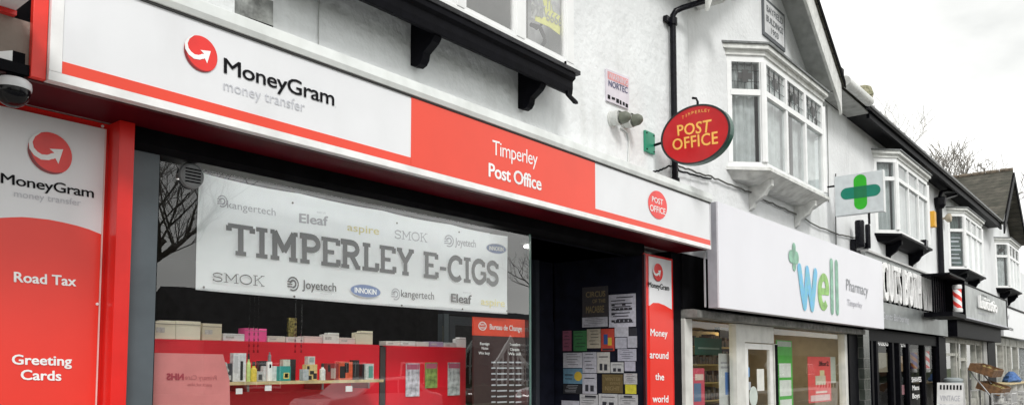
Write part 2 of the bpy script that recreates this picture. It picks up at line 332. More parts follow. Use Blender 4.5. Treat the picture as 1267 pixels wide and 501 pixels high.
# ------------------------------------------------------------------ buildings of the terrace
WY = 5.0
def seg_box(m, A, B, s0, s1, n0, n1, z0, z1):    # box along A-B; n positive = outwards (to the street)
    dx, dy = B[0]-A[0], B[1]-A[1]; l = hypot(dx, dy); dx /= l; dy /= l; nx, ny = dy, -dx
    P = [(A[0]+dx*s+nx*n, A[1]+dy*s+ny*n) for s, n in ((s0, n0), (s1, n0), (s1, n1), (s0, n1))]
    return m.prism([(x, y, z0) for x, y in P], (0, 0, z1-z0))
def outline(xl, xr, d, ov):                      # canted plan, grown by ov
    k = ov*tan(radians(22.5))
    return [(xl-ov*1.414, WY), (xl+d-k, WY-d-ov), (xr-d+k, WY-d-ov), (xr+ov*1.414, WY)]
def canted_bay(parent, xl, xr, d, zb, zt, ztr, cols, leaded=False, curtain=CURT, brk=BLACK, soff=None, blind=None, lface=1, sillm=WHITET):
    A, B, C, D = (xl, WY), (xl+d, WY-d), (xr-d, WY-d), (xr, WY)
    bay = bpy.data.objects.new('bay_window', None); COL.objects.link(bay); bay.parent = parent
    off = base_of(parent); bay.location = (xl-off[0], WY-d-off[1], zb-off[2])
    fr = M(); pn = []
    for (P, R_, n) in ((A, B, lface), (B, C, cols), (C, D, 1)):
        l = math.dist(P, R_); e = .055
        seg_box(fr, P, R_, 0, l, -.07, 0, zb, zb+.09); seg_box(fr, P, R_, 0, l, -.07, 0, zt-.1, zt); seg_box(fr, P, R_, e, l-e, -.066, .012, ztr-.045, ztr+.045)
        seg_box(fr, P, R_, .003, e+.02, -.07, .003, zb+.09, zt-.1); seg_box(fr, P, R_, l-e-.02, l-.003, -.07, .003, zb+.09, zt-.1)
        step = (l-2*e)/n
        for i in range(n):
            s0, s1 = e+step*i, e+step*(i+1)
            if i: seg_box(fr, P, R_, s0-.04, s0+.04, -.068, .006, zb+.09, zt-.1)
            for (za, zc, up) in ((zb+.09, ztr-.045, 0), (ztr+.045, zt-.1, 1)):
                pn.append((P, R_, s0+.02, s1-.02, za, zc, up))
    fr.build('frame', WHITEP, bay)
    for (x, y) in (B, C): M().lathe((x, y+.02, zb+.09), [(.06, 0), (.06, zt-zb-.19)], 8).build('corner_post', WHITEP, bay)
    for (P, R_, s0, s1, za, zc, up) in pn:
        g = M(); seg_box(g, P, R_, s0, s1, -.04, -.032, za, zc); g.build('pane', GLASS2, bay)
        if up and leaded:
            c = M(); cx, cz = (s0+s1)/2, (za+zc)/2
            for t in (.25, .5, .75): seg_box(c, P, R_, s0+(s1-s0)*t-.004, s0+(s1-s0)*t+.004, -.03, -.022, za, zc)
            for t in (.3, .7): seg_box(c, P, R_, s0, s1, -.0215, -.0175, za+(zc-za)*t-.004, za+(zc-za)*t+.004)
            w4 = min(.12, (s1-s0)*.28); seg_box(c, P, R_, cx-w4, cx+w4, -.0169, -.012, cz-.05, cz+.05); seg_box(c, P, R_, cx-w4*.4, cx+w4*.4, -.0115, -.008, cz-.1, cz+.1)
            c.build('leading', mat('lead_came', (.05, .05, .05), .5), bay)
    # curtains: pleated sheet following the panes
    cu = M()
    for k, (P, R_) in enumerate(((A, B), (B, C), (C, D))):
        l = math.dist(P, R_); n = int(l/.05); dx, dy = (R_[0]-P[0])/l, (R_[1]-P[1])/l
        zlow = zb+.02
        a = []
        for i in range(n+1):
            s = .1+(l-.2)*i/n; nn = -.14-.02*sin(i*2.4)-.01*sin(i*.9)
            a.append((P[0]+dx*s+dy*nn, P[1]+dy*s-dx*nn))
        for i in range(n):
            if k == 1 and not blind and (i/n > .40 and i/n < .56): continue
            cu.poly([(a[i][0], a[i][1], zlow), (a[i+1][0], a[i+1][1], zlow), (a[i+1][0], a[i+1][1], zt-.1), (a[i][0], a[i][1], zt-.1)])
    c_ = cu.build('curtain', curtain, bay, fix=False); sm = c_.modifiers.new('t', 'SOLIDIFY'); sm.thickness = .006
    if blind:
        bl = M(); l = math.dist(B, C); seg_box(bl, B, C, .07, l-.07, -.075, -.07, zb+.1, ztr-.05); bl.build('roller_blind', mat('white_blind', (.8, .8, .8), .7), bay)
    si = M(); si.prism([(x, y, zb-.05) for x, y in outline(xl, xr, d, .07)], (0, 0, .05)); si.build('sill', sillm, bay)
    # plinth under the sill, drawn back to the wall
    so_ = M(); o1 = outline(xl, xr, d, .03); o2 = outline(xl+.12, xr-.12, d*.45, 0); k = len(so_.v)
    so_.v += [(x, y, zb-.05) for x, y in o1]+[(x, y, zb-.17) for x, y in o2]
    so_.f += [[0, 1, 5, 4], [1, 2, 6, 5], [2, 3, 7, 6], [4, 5, 6, 7], [3, 2, 1, 0]]; so_.build('soffit', soff or WHITET, bay)
    for t in (.22, .78):
        x = xl+(xr-xl)*t; b = M(); yo = WY-d*.9
        pr = [(WY, zb-.1), (yo, zb-.1), (yo, zb-.2), (yo+.06, zb-.24), (yo+.12, zb-.34), (WY-.1, zb-.44), (WY-.07, zb-.52), (WY, zb-.56)]
        b.prism([(x-.05, y, z) for y, z in pr], (.1, 0, 0)); b.build('bracket', brk, bay, bevel=.006)
    co_ = M()
    co_.prism([(x, y, zt) for x, y in outline(xl, xr, d, .03)], (0, 0, .08)); co_.prism([(x, y, zt+.08) for x, y in outline(xl, xr, d, .09)], (0, 0, .07))
    co_.build('cornice', WHITET, bay)
    M().prism([(x, y, zt+.15) for x, y in outline(xl, xr, d, .12)], (0, 0, .03)).build('lead_cap', LEAD, bay)
    return bay
def roof_slab(parent, x0, x1, z=6.97, y0=4.52, mt=None):
    r = M(); p = .78; yr = 9.5
    r.prism([(x0, y0, z), (x0, yr, z+(yr-y0)*p), (x0, yr, z+(yr-y0)*p+.12), (x0, y0, z+.07)], (x1-x0, 0, 0))
    r.prism([(x0, yr+.01, z+(yr-y0)*p), (x0, 14.5, z), (x0, 14.5, z+.07), (x0, yr+.01, z+(yr-y0)*p+.12)], (x1-x0, 0, 0))
    return r.build('roof', SLATE, parent)

# --- the post office building
po = thing('shop_building', (5.7, 5, 0), 'white rendered building above the post office with black bracketed window sill', 'building')
wall_open(1.45, 9.98, 3.13, 6.9, WY, 5.3, [(3.1, 6.7, 4.8, 6.35)]).build('wall', RENDER, po)
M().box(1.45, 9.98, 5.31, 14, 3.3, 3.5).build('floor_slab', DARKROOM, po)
wall_open(1.45, 9.98, 0, 6.9, 14, 14.3, [(4, 5, 4, 5)]).build('rear_wall', RENDER, po)
room(3.0, 6.8, 5.32, 8.5, 4.4, 6.5).build('upstairs_room', mat('light_grey_room', (.42, .42, .40), .9), po)
roof_slab(po, 1.3, 10.3)
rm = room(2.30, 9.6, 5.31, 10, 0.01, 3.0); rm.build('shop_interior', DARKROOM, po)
# upper projecting window with its black sill
bw = bpy.data.objects.new('bay_window', None); COL.objects.link(bw); bw.parent = po; bw.location = (0, 0, 0)
zf0, zf1 = 4.70, 6.35; FY = 4.72
fr = M(); fr.box(3.05, 6.76, FY, FY+.07, zf0, zf0+.10); fr.box(3.05, 6.76, FY, FY+.07, zf1-.1, zf1)
for a, b in ((3.05, 3.15), (4.02, 4.12), (4.95, 5.05), (5.79, 5.92), (6.63, 6.76)): fr.box(a, b, FY-.004, FY+.066, zf0+.1, zf1-.1)
fr.box(6.69, 6.76, FY+.07, WY, zf0, zf1); fr.box(3.05, 3.12, FY+.07, WY, zf0, zf1)
for a in (5.72, 6.0, 6.57): pass
fr.build('frame', WHITEP, bw, bevel=.006)
ed = M()
for a, b in ((3.15, 4.02), (4.12, 4.95), (5.05, 5.79), (5.92, 6.63)):
    for (x0, x1, z0, z1) in ((a, a+.035, zf0+.1, zf1-.1), (b-.035, b, zf0+.1, zf1-.1), (a+.035, b-.035, zf0+.1, zf0+.135)): ed.box(x0, x1, FY+.012, FY+.05, z0, z1)
ed.build('glazing_bead', WHITEP, bw)
for a, b in ((3.15, 4.02), (4.12, 4.95), (5.05, 5.79), (5.92, 6.63)):
    M().box(a+.03, b-.03, FY+.03, FY+.036, zf0+.13, zf1-.1).build('pane', GLASS5, bw)
M().box(3.0, 6.82, FY-.06, WY, zf1, zf1+.1).build('cornice', WHITEP, bw)
si = M(); yf = 4.62
si.prism([(2.9, yf, 4.655), (2.9, yf, 4.70), (2.9, yf+.1, 4.715), (2.9, WY, 4.715), (2.9, WY, 4.655)], (3.84, 0, 0))
si.build('sill', mat('worn_sill_edge', (.022, .022, .026), .5, var=.3, scale=14, bump=.3, spec=.3), bw, bevel=.004)
si = M()
si.prism([(2.93, yf+.015, 4.655), (2.93, yf+.015, 4.60), (2.93, yf+.05, 4.575), (2.93, yf+.05, 4.52), (2.93, yf+.05, 4.50), (2.93, yf+.06, 4.435), (2.93, yf+.10, 4.435), (2.93, yf+.14, 4.60), (2.93, WY, 4.62), (2.93, WY, 4.655)], (3.74, 0, 0))
si.build('sill_moulding', BLACK, bw, bevel=.004)
for x in (W(508, 40, WY)[0], W(640.6, 100, WY)[0]):
    pr = [(WY, 4.66), (4.70, 4.66), (4.70, 4.50), (4.71, 4.46), (4.70, 4.42), (4.73, 4.38), (4.79, 4.34), (4.84, 4.31), (4.85, 4.26), (4.88, 4.22), (4.93, 4.205), (WY, 4.23)]
    M().prism([(x, y, z) for y, z in pr], (.09, 0, 0)).build('bracket', BLACK, bw, bevel=.005)
M().prism([(6.56, 4.66, 4.455), (6.60, 4.66, 4.43), (6.74, 4.66, 4.385), (6.75, 4.66, 4.36), (6.70, 4.66, 4.355), (6.56, 4.66, 4.41)], (0, .03, 0)).build('loose_trim', BLACK, bw)
M().prism([(6.56, 4.713, 4.69), (6.59, 4.713, 4.69), (6.585, 4.713, 4.78), (6.575, 4.713, 4.78)], (0, -.02, 0)).build('latch', BLACKM, bw)
tagq = [(695.5, 67), (656, 30)]
# sash stay and for-sale poster inside the pane
st = thing('window_poster', W(676, 20, 4.80), 'yellow and clear auction poster with a phone number inside the right upstairs window', 'poster')
slab([(657, -20), (696, -4), (694.5, 44), (657, 22)], 4.795, .003).build('sheet', mat('clear_poster', (.50, .52, .50), .5), st)
slab([(670, -10), (680, -6), (684, 14), (695, 22), (693, 44), (680, 34), (662, 26), (663, 20), (676, 22)], 4.789, .003).build('yellow_band', mat('poster_yellow', (.75, .76, .16), .5), st)
txt('lettering', 'AUCTION', Q((657, -12), (695.5, 7), (695, 19), (657, 3), 4.784), TXTG, st, .01)
txt('lettering', '928 6666', Q((657, 5), (696, 21), (695, 33.5), (657, 17), 4.784), mat('grey_ink', (.3, .3, .3), .5), st, .01)
hk = M().tube([W(657, 31, 4.86), W(668, 34, 4.86), W(673, 45, 4.86), W(674, 52, 4.86), W(671, 57, 4.86)], .022, 6); hk.tube([W(657, 31, 4.86), W(664, 36, 4.86), W(671, 30, 4.86)], .015, 6)
solo(hk.build('desk_lamp_arm', BLACKM), 'thin black curved lamp arm behind the right upstairs window glass', 'lamp')
hk = M().tube([W(619, 34, 4.86), W(632, 37, 4.86), W(640, 36, 4.86)], .013, 6).tube([W(619, 34, 4.86), W(624, 38, 4.86), W(631, 40, 4.86)], .03, 6, .01)
hk.build('handle', BLACKM, bw)

# weathered stub at the top left and cracks
o = slab([(297, -12), (338, 2), (338, 36), (297, 21)], 4.93, .07).build('pipe_boxing', mat('weathered_grey_board', (.25, .26, .25), .7, var=.3, scale=9, bump=.5, dirt=.4))
solo(o, 'short grey weathered boxing on the white wall above the fascia', 'boxing')
solo(slab([(308, 22), (338, 32.5), (338, 38.5), (306, 26)], 4.88, .12).build('bracket_foot', BLACKM), 'black foot under the grey weathered boxing', 'bracket')

# --- fascia of the post office: constant height over eight metres
FB, FT, FYf = 3.125, 3.735, 4.54
fs = thing('fascia_sign', (5.6, 4.6, FB), 'long white and red fascia sign reading Timperley Post Office', 'sign')
M().box(1.665, 9.60, FYf, 4.62, FB+.05, FT).build('board', WHITE, fs)
M().box(1.60, 9.62, FYf-.006, 4.62, FB, FB+.05).build('bottom_trim', mat('bright_white_trim', (.82, .82, .82), .3), fs)
M().box(1.60, 1.664, FYf-.008, 4.62, FB+.05, FT+.1).build('end_trim', MC['bright_white_trim'], fs, bevel=.003)
M().box(9.6, 9.62, FYf-.008, 4.62, FB+.05, FT).build('end_trim', mat('grey_end_trim', (.5, .5, .52), .4), fs)
M().box(1.665, 4.236, FYf-.003, FYf-.0005, FB+.052, FB+.119).build('red_stripe', RED, fs)
M().box(6.876, 9.6, FYf-.003, FYf-.0005, FB+.052, FB+.119).build('red_stripe', RED, fs)
M().box(4.238, 6.874, FYf-.004, FYf-.0005, FB+.052, FT-.002).build('red_panel', RED, fs)
M().box(1.665, 9.62, FYf-.012, FYf+.02, FT, FT+.012).build('joint_line', mat('dark_gap', (.03, .03, .03), .7), fs)
cn = M(); cn.prism([(1.6, FYf-.02, FT+.013), (1.6, FYf-.035, FT+.05), (1.6, FYf-.03, FT+.125), (1.6, FYf+.02, FT+.14), (1.6, WY, FT+.2), (1.6, WY, FT+.013)], (8.03, 0, 0))
cn.build('cornice', CORN, fs, bevel=.004)
T_ = FYf-.0048
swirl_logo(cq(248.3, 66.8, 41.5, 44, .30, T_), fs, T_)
txt('lettering', 'MoneyGram', Q((277, 71.5), (413.7, 113.2), (413.7, 131), (277, 90), T_), TXT, fs, .012, spacing=.94)
txt('lettering', 'money transfer', Q((277, 98.5), (377, 126), (377, 139), (277, 111.3), T_), TXTP, fs, -.012)
txt('lettering', '.', Q((415, 128), (416, 128), (416, 133), (415, 133), T_), TXTG, fs)
txt('lettering', 'Timperley', Q((609.5, 173), (665, 188.5), (665, 205), (609.5, 191), T_-.002), TXTW, fs, -.008, spacing=.92)
txt('lettering', 'Post Office', Q((604.5, 201.5), (670, 219.5), (670, 235.5), (604.5, 218), T_-.002), TXTW, fs, .026, spacing=.95)
q = cq(813.7, 253.5, 23.3, 34.5, .29, T_); oval(q, mat('oval_logo_red', (.80, .05, .045), .3), 'logo_oval', fs)
txt('lettering', 'POST', Q((806.6, 242.6), (820.3, 247.2), (820.3, 254), (806.6, 249.2), T_-.002), TXTW, fs, .012)
txt('lettering', 'OFFICE', Q((804.2, 252.6), (823.3, 258.4), (823.3, 265.6), (804.2, 260.4), T_-.002), TXTW, fs, .012)
# box behind the sign: red cheek at its left end, maroon soffit, shutter housing
bx = thing('fascia_box', (5.6, 4.8, FB), 'maroon painted boxing and soffit behind the post office fascia', 'boxing')
M().box(1.49, 9.62, 4.625, 5.06, FB-.004, FB+.02).build('soffit', MAROON, bx)
M().box(1.522, 1.597, 4.56, 4.60, FB+.0, 4.3).build('end_board', mat('bright_red_board', (.74, .035, .022), .35, bump=.15, bscale=12), bx, bevel=.004)
M().prism([(2.252, 5.06, 3.12), (2.252, 4.98, 3.12), (2.252, 4.98, 3.02), (2.252, 5.04, 2.985), (2.252, 5.2, 2.985), (2.252, 5.2, 3.12)], (4.2+2.2, 0, 0)).build('shutter_housing', BLACKM, bx)
M().box(1.35, 9.62, 4.60, 4.625, FB-.006, FB+.03).build('soffit_edge', mat('maroon_edge', (.05, .004, .006), .4), bx)

# --- pilaster panels
def pilaster(label, X0, X1, Yp, Ztop, lip=.02):
    t = thing('advertising_panel', ((X0+X1)/2, Yp, 0), label, 'sign panel', 'money transfer panels beside the shop window'); return t
pl = pilaster('tall red and white panel listing Road Tax and Greeting Cards left of the window', 1.36, 2.135, 5.08, 3.08)
M().box(1.30, 2.153, 5.09, 5.14, .1, 3.12).build('backing', REDP, pl)
YP = 5.075
def panel_curve(X0, X1, pts, zt, zlow, Y, parent):
    # pts: photo points of the curved edge; white above, red below, one board each
    c = [W(x, y, Y) for x, y in pts]; c = [(X0, Y, c[0][2]-.02)]+[p for p in c if X0 < p[0] < X1]+[(X1, Y, c[-1][2])]
    M().prism([(X0, Y, zlow)]+[(X1, Y, zlow)]+c[::-1], (0, .012, 0)).build('red_face', mat('panel_red', (.80, .045, .03), .26, var=.04, scale=1), parent)
    M().prism(c+[(X1, Y, zt), (X0, Y, zt)], (0, .012, 0)).build('white_face', WHITE, parent)
panel_curve(1.36, 2.125, [(0, 269.5), (14, 268.7), (27, 268.4), (40, 269.3), (60, 271.5), (78, 275), (95, 279), (110, 283.5), (127.5, 290)], 3.082, .2, YP, pl)
M().box(2.126, 2.134, YP-.004, YP+.012, .2, 3.082).build('edge_trim', mat('pale_pink_edge', (.8, .55, .52), .4), pl)
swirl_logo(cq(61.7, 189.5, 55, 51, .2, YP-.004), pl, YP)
txt('lettering', 'MoneyGram', Q((1, 213.8), (116.3, 233), (116.3, 244.8), (1, 226.2), YP-.004), TXT, pl, .012, spacing=.94)
txt('lettering', 'money transfer', Q((17.6, 234.8), (100, 247), (100, 254.6), (17.6, 243.2), YP-.004), TXTP, pl, -.012)
txt('lettering', 'Road Tax', Q((17, 336), (94.3, 342), (94.3, 353.8), (17, 348.2), YP-.004), TXTW, pl, .028)
txt('lettering', 'Greeting', Q((14.5, 438.2), (89, 440.4), (89, 452), (14.5, 450), YP-.004), TXTW, pl, .028)
txt('lettering', 'Cards', Q((25.5, 457), (76, 458.6), (76, 470.4), (25.5, 469), YP-.004), TXTW, pl, .028)
sw = M()
for z in (3.1, 1.98, .9):
    sw.lathe((2.115, 5.088 if z > 3 else YP-.003, z), [(.009, -.004), (.009, .004)], 8, 'y')
sw.build('screw_cap', TXTW, pl)
ps = thing('red_post', (2.2, 5, 0), 'bright red square post between the left panel and the window', 'post')
M().box(2.153, 2.247, 4.93, 5.14, 0, 3.12).build('front', REDP, ps, bevel=.003)
pr = pilaster('narrow red and white panel reading Money around the world right of the doorway', 8.7, 9.45, 5.0, 3.0)
M().box(8.69, 9.45, 5.012, 5.12, .1, 3.02).build('backing', REDP, pr)
panel_curve(8.80, 9.39, [(800, 375.5), (808, 374.3), (815, 374.6), (822, 377.2), (831.5, 382.6)], 2.99, .2, 5.0, pr)
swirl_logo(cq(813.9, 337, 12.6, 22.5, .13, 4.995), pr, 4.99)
txt('lettering', 'MoneyGram', Q((802.3, 348), (828, 353), (828, 359.5), (802.3, 354.5), 4.996), TXT, pr, .02)
for s_, a in (('Money', ((804.8, 406.3), (825.8, 408), (825.8, 416.4), (804.8, 415))), ('around', ((804, 433.6), (827, 435), (827, 443.6), (804, 442.6))),
              ('the', ((810.7, 461), (821.7, 461.6), (821.7, 470), (810.7, 469.4))), ('world', ((807.4, 488.5), (827, 488.8), (827, 497.2), (807.4, 497)))):
    txt('lettering', s_, Q(*a, 4.996), TXTW, pr, .02)
pb = thing('black_pillar', (9.58, 5, 0), 'black gloss pillar between the post office and the pharmacy', 'pillar')
M().box(9.451, 9.70, 5.03, 5.35, 0, 3.12).build('shaft', BLACK, pb)
M().box(9.63, 9.645, 4.63, 4.65, 2.37, 3.1).build('conduit', mat('grey_conduit', (.35, .36, .38), .5), pb)

# --- shop window of the post office
sf = thing('shop_window', (4.4, 5.12, 0), 'large post office shop window with slate grey frame and banner behind it', 'window')
M().box(2.252, 2.47, 5.05, 5.16, 0, 2.985).build('frame_stile', GREYF, sf, bevel=.004)
M().box(2.47, 2.49, 5.085, 5.15, .5, 2.985).build('glazing_bead', BLACK, sf)
M().box(2.47, 6.52, 5.05, 5.16, .3, .5).build('bottom_rail', GREYF, sf)
M().box(2.30, 6.50, 5.06, 5.15, 0, .3).build('stall_riser', REDP, sf)
M().box(2.49, 6.50, 5.12, 5.128, .5, 2.985).build('pane', GLASS, sf)
M().box(6.492, 6.50, 5.129, 6.4, .5, 2.985).build('pane', GLASS, sf)
M().box(6.497, 6.512, 5.112, 5.127, .5, 2.985).build('glass_joint', mat('green_glass_edge', (.10, .18, .16), .2), sf)
sv = thing('window_vent', W(236, 218, 5.10), 'round grey plastic vent in the top left corner of the window glass', 'vent')
q = W(236, 218, 5.11)
M().lathe(q, [(.09, 0), (.085, -.022), (.07, -.03)], 28, 'y').build('rim', mat('grey_vent', (.20, .21, .22), .4), sv)
vm = M()
for i in range(5): vm.box(q[0]-.055, q[0]+.055, 5.074, 5.079, q[2]-.05+i*.022, q[2]-.042+i*.022)
vm.build('slat', BLACKM, sv)

sl_ = thing('fill_strip_light', (4.4, 5.45, 2.93), 'added unseen strip light brightening the window display of the post office', 'lamp')  # added unseen light: brightens the display and backlights the banner
M().box(2.8, 6.2, 5.42, 5.48, 2.95, 2.99).build('fitting', WHITEP, sl_)
M().tube([(2.85, 5.45, 2.93), (6.15, 5.45, 2.93)], .018, 8).build('tube', mat('fill_tube', (1, .97, .92), .5, emit=26), sl_)
# banner behind the glass
bn = thing('banner', W(440, 350, 5.17), 'white banner reading Timperley E-Cigs hung inside the shop window', 'banner')
bm_ = M(); N = 24; BY = 5.19; rows = []
for i in range(N+1):
    t = i/N; x = 2.82+(6.215-2.82)*t; sag = .012*sin(t*pi*5)
    zt = 2.955+(2.935-2.955)*t-.012*abs(sin(t*pi*4)); zb = 2.128-.01*sin(pi*t)
    rows.append([(x, BY+.006*sin(t*19+j), zb+(zt-zb)*j/4) for j in range(5)])
for i in range(N):
    for j in range(4): bm_.poly([rows[i][j], rows[i+1][j], rows[i+1][j+1], rows[i][j+1]])
bvm = mat('banner_vinyl', (.86, .88, .90), .5, var=.02); _n = bvm.node_tree           # thin vinyl lets light through from behind
_tl = _n.nodes.new('ShaderNodeBsdfTranslucent'); _tl.inputs[0].default_value = (.9, .92, .94, 1); _mx = _n.nodes.new('ShaderNodeMixShader'); _mx.inputs[0].default_value = .4
_n.links.new(_n.nodes['Principled BSDF'].outputs[0], _mx.inputs[1]); _n.links.new(_tl.outputs[0], _mx.inputs[2]); _n.links.new(_mx.outputs[0], _n.nodes['Material Output'].inputs[0])
b_ = bm_.build('sheet', bvm, bn, fix=False); s_ = b_.modifiers.new('t', 'SOLIDIFY'); s_.thickness = .002
BT = BY-.012
slabtxt('lettering', 'TIMPERLEY E-CIGS', Q((282, 274.5), (616, 323), (616, 355), (282, 315.5), BT), mat('soft_black', (.02, .022, .026), .6, spec=.1), bn, .19, .10)
slabtxt('lettering', 'SMOK', Q((262.8, 336.5), (327, 341), (327, 354.5), (262.8, 347.8), BT), TXT, bn, .11, .06, .6)
slabtxt('lettering', 'SMOK', Q((488.3, 284), (528.5, 288.7), (528.5, 300.2), (488.3, 295), BT), TXTG, bn, .12, .06, .6)
def btext(s_, x0, t0, b0, x1, t1, b1, m_, bold=0): txt('lettering', s_, Q((x0, t0), (x1, t1), (x1, b1), (x0, b0), BT), m_, bn, bold)
YEL = mat('pale_yellow_ink', (.75, .66, .28), .5); BLU = mat('logo_blue', (.03, .10, .32), .4)
btext('kangertech', 281, 248, 257, 341, 258, 267, TXTG, 0)
btext('Eleaf', 370, 264, 275, 406, 268, 279.5, TXTG, .03); btext('SMART LIFE', 392, 261.5, 263.5, 403, 262.5, 265, TXTP)
btext('aspire', 429.6, 276, 285, 469, 281, 290.5, YEL, .01)
btext('Joyetech', 563, 294, 303, 588.6, 297, 306, TXTG, .015); btext('Joyetech', 374, 346, 356.5, 416, 350.2, 360.4, TXT, .015); btext('www.joyetech.com', 396, 361.5, 363.2, 411, 362.8, 364.4, TXTG)
btext('kangertech', 496.3, 358, 366.9, 537, 361.4, 370.3, TXT, 0)
btext('Eleaf', 558, 363, 373, 583.5, 365.3, 375.8, TXT, .03); btext('SMART LIFE', 573, 360.5, 362.3, 583, 361.5, 363.3, TXTG)
btext('aspire', 595, 368, 376.5, 624.5, 370.5, 379.5, YEL, .01)
for cx, cy, w_, h_, m_ in ((614, 307.5, 24, 11.5, BLU), (452.3, 359.8, 36.5, 15, BLU)):
    oval(cq(cx, cy, w_, h_, .11, BT), m_, 'logo_oval', bn); q = cq(cx, cy, w_*.74, h_*.42, .11, BT-.001); oval(cq(cx, cy, w_*1.04, h_*1.08, .11, BT+.001), TXTP, 'logo_rim', bn)
    txt('lettering', 'INNOKIN', q, TXTW, bn, .03)
for cx, cy, w_, h_, m_ in ((555.5, 298, 12, 15, TXTG), (362.5, 351, 14.5, 18, TXT), (489.5, 363.7, 11, 15, TXTG), (275, 249, 13, 15, TXTG)):
    q = cq(cx, cy, w_, h_, .1, BT); a = M()
    for k, (r0, r1, a0, a1) in enumerate(((.8, 1, -120, 150), (.35, .6, -100, 170))):
        for i in range(14):
            t0, t1 = radians(a0+(a1-a0)*i/14), radians(a0+(a1-a0)*(i+1)/14)
            a.poly([quadpt(q, .5+.5*r*cos(t), .5+.5*r*sin(t)) for r, t in ((r0, t0), (r0, t1), (r1, t1), (r1, t0))])
    for yy in (.25, .42, .6): a.poly([quadpt(q, u, v) for u, v in ((.02, yy), (.45, yy), (.45, yy+.09), (.02, yy+.09))])
    a.build('logo_mark', m_, bn, fix=False)
ey = M()
for x, y in ((252, 355), (364, 366.5), (497, 377.5), (572, 382), (627, 384.5), (362, 251), (491, 276), (568, 287)): ey.lathe(W(x, y, BT+.003), [(.008, 0), (.008, -.004)], 10, 'y')
ey.build('eyelet', mat('brass_eyelet', (.12, .11, .1), .4, metal=.8), bn)

# --- inside the window -----------------------------------------------------
def prect(x0, x1, y0, y1, Y):                    # photo rectangle -> real axis-aligned rectangle in plane Y
    xm, ym = (x0+x1)/2, (y0+y1)/2
    return W(x0, ym, Y)[0], W(x1, ym, Y)[0], W(xm, y1, Y)[2], W(xm, y0, Y)[2]
RB = mat('crimson_display_board', (.78, .010, .028), .45, var=.08, scale=1.5)
rb = thing('display_board', (3.9, 5.75, 0), 'long crimson display screen standing behind the vape shelf', 'display board')
M().box(2.62, 4.945, 5.70, 5.75, 0.2, 1.795).build('panel', RB, rb, bevel=.004); M().box(2.62, 2.68, 5.66, 5.79, 0.01, .2).build('foot', BLACKM, rb); M().box(4.88, 4.94, 5.66, 5.79, .01, .2).build('foot', BLACKM, rb)
rb2 = thing('display_board', (5.6, 5.75, 0), 'shorter crimson display screen with three leaflets pinned on it', 'display board')
M().box(5.03, 6.14, 5.70, 5.75, .2, 1.79).build('panel', RB, rb2, bevel=.004); M().box(5.03, 6.14, 5.66, 5.79, .01, .2).build('foot', BLACKM, rb2)
M().box(4.955, 5.02, 5.70, 5.76, .01, 1.78).build('post', mat('dark_grey_post', (.06, .05, .05), .5), rb2)
LF = 'leaflets pinned on the shorter crimson screen'
for x0, x1, y0, y1, c, lb in ((502, 519, 449, 490, (.62, .60, .66), 'white leaflet, leftmost on the shorter crimson screen'), (526, 541, 448, 479.5, (.25, .36, .10), 'green leaflet in the middle of the shorter crimson screen'), (554, 569, 448, 488.6, (.55, .58, .58), 'pale leaflet, rightmost on the shorter crimson screen')):
    a = prect(x0, x1, y0, y1, 5.69); t = thing('leaflet', (a[0], 5.69, a[2]), lb, 'leaflet', LF)
    M().box(a[0], a[1], 5.688, 5.692, a[2], a[3]).build('sheet', mat('leaf%d' % x0, c, .5, var=.3, scale=20), t)
    M().box(a[0]+.01, a[1]-.01, 5.6855, 5.6875, a[3]-.06, a[3]-.01).build('heading', mat('leaflet_pink', (.5, .12, .2), .5), t)
CB = [((190.5, 217.7, 396), (.62, .58, .46), 'tall cream archive box on the crimson screen, nearest the window frame', .11), ((218, 248.7, 397), (.60, .56, .45), 'cream archive box with a torn flap, second from the window frame', .2),
      ((251, 275, 400), (.55, .50, .38), 'tan archive box, third from the window frame', .15), ((276.5, 303, 412.5), (.70, .70, .72), 'low white carton between the tan box and the pink box', .2),
      ((303.5, 330.5, 406), (.70, .07, .25), 'bright pink carton on the crimson screen', .2), ((331.5, 353, 415.5), (.62, .58, .52), 'low cream carton just right of the pink carton', .2),
      ((354.5, 376, 416.5), (.64, .60, .58), 'low pale carton, second right of the pink carton', .2), ((377, 398.6, 415.8), (.66, .50, .48), 'low pinkish carton left of the square white carton', .2),
      ((400.5, 420, 411.3), (.66, .66, .64), 'square white carton standing up on the crimson screen', .12), ((420.5, 439.5, 417.5), (.66, .55, .52), 'low pale pink carton right of the square white carton', .2),
      ((440.6, 461.7, 409), (.58, .54, .42), 'cream carton with stepped top at the right end of the long screen', .12),
      ((478, 495.5, 421.7), (.68, .64, .6), 'low cream carton at the left end of the shorter screen', .2), ((496.5, 514.5, 421.7), (.70, .70, .68), 'low white carton, second on the shorter screen', .2),
      ((516, 531, 422.5), (.62, .60, .58), 'small grey white carton left of the purple one', .2), ((532, 549, 422.3), (.38, .30, .46), 'small purple grey carton on the shorter screen', .2),
      ((550, 564, 423.5), (.60, .60, .6), 'small pale carton right of the purple one', .2), ((565.5, 577, 417), (.72, .74, .72), 'taller white carton at the right end of the shorter screen', .12)]
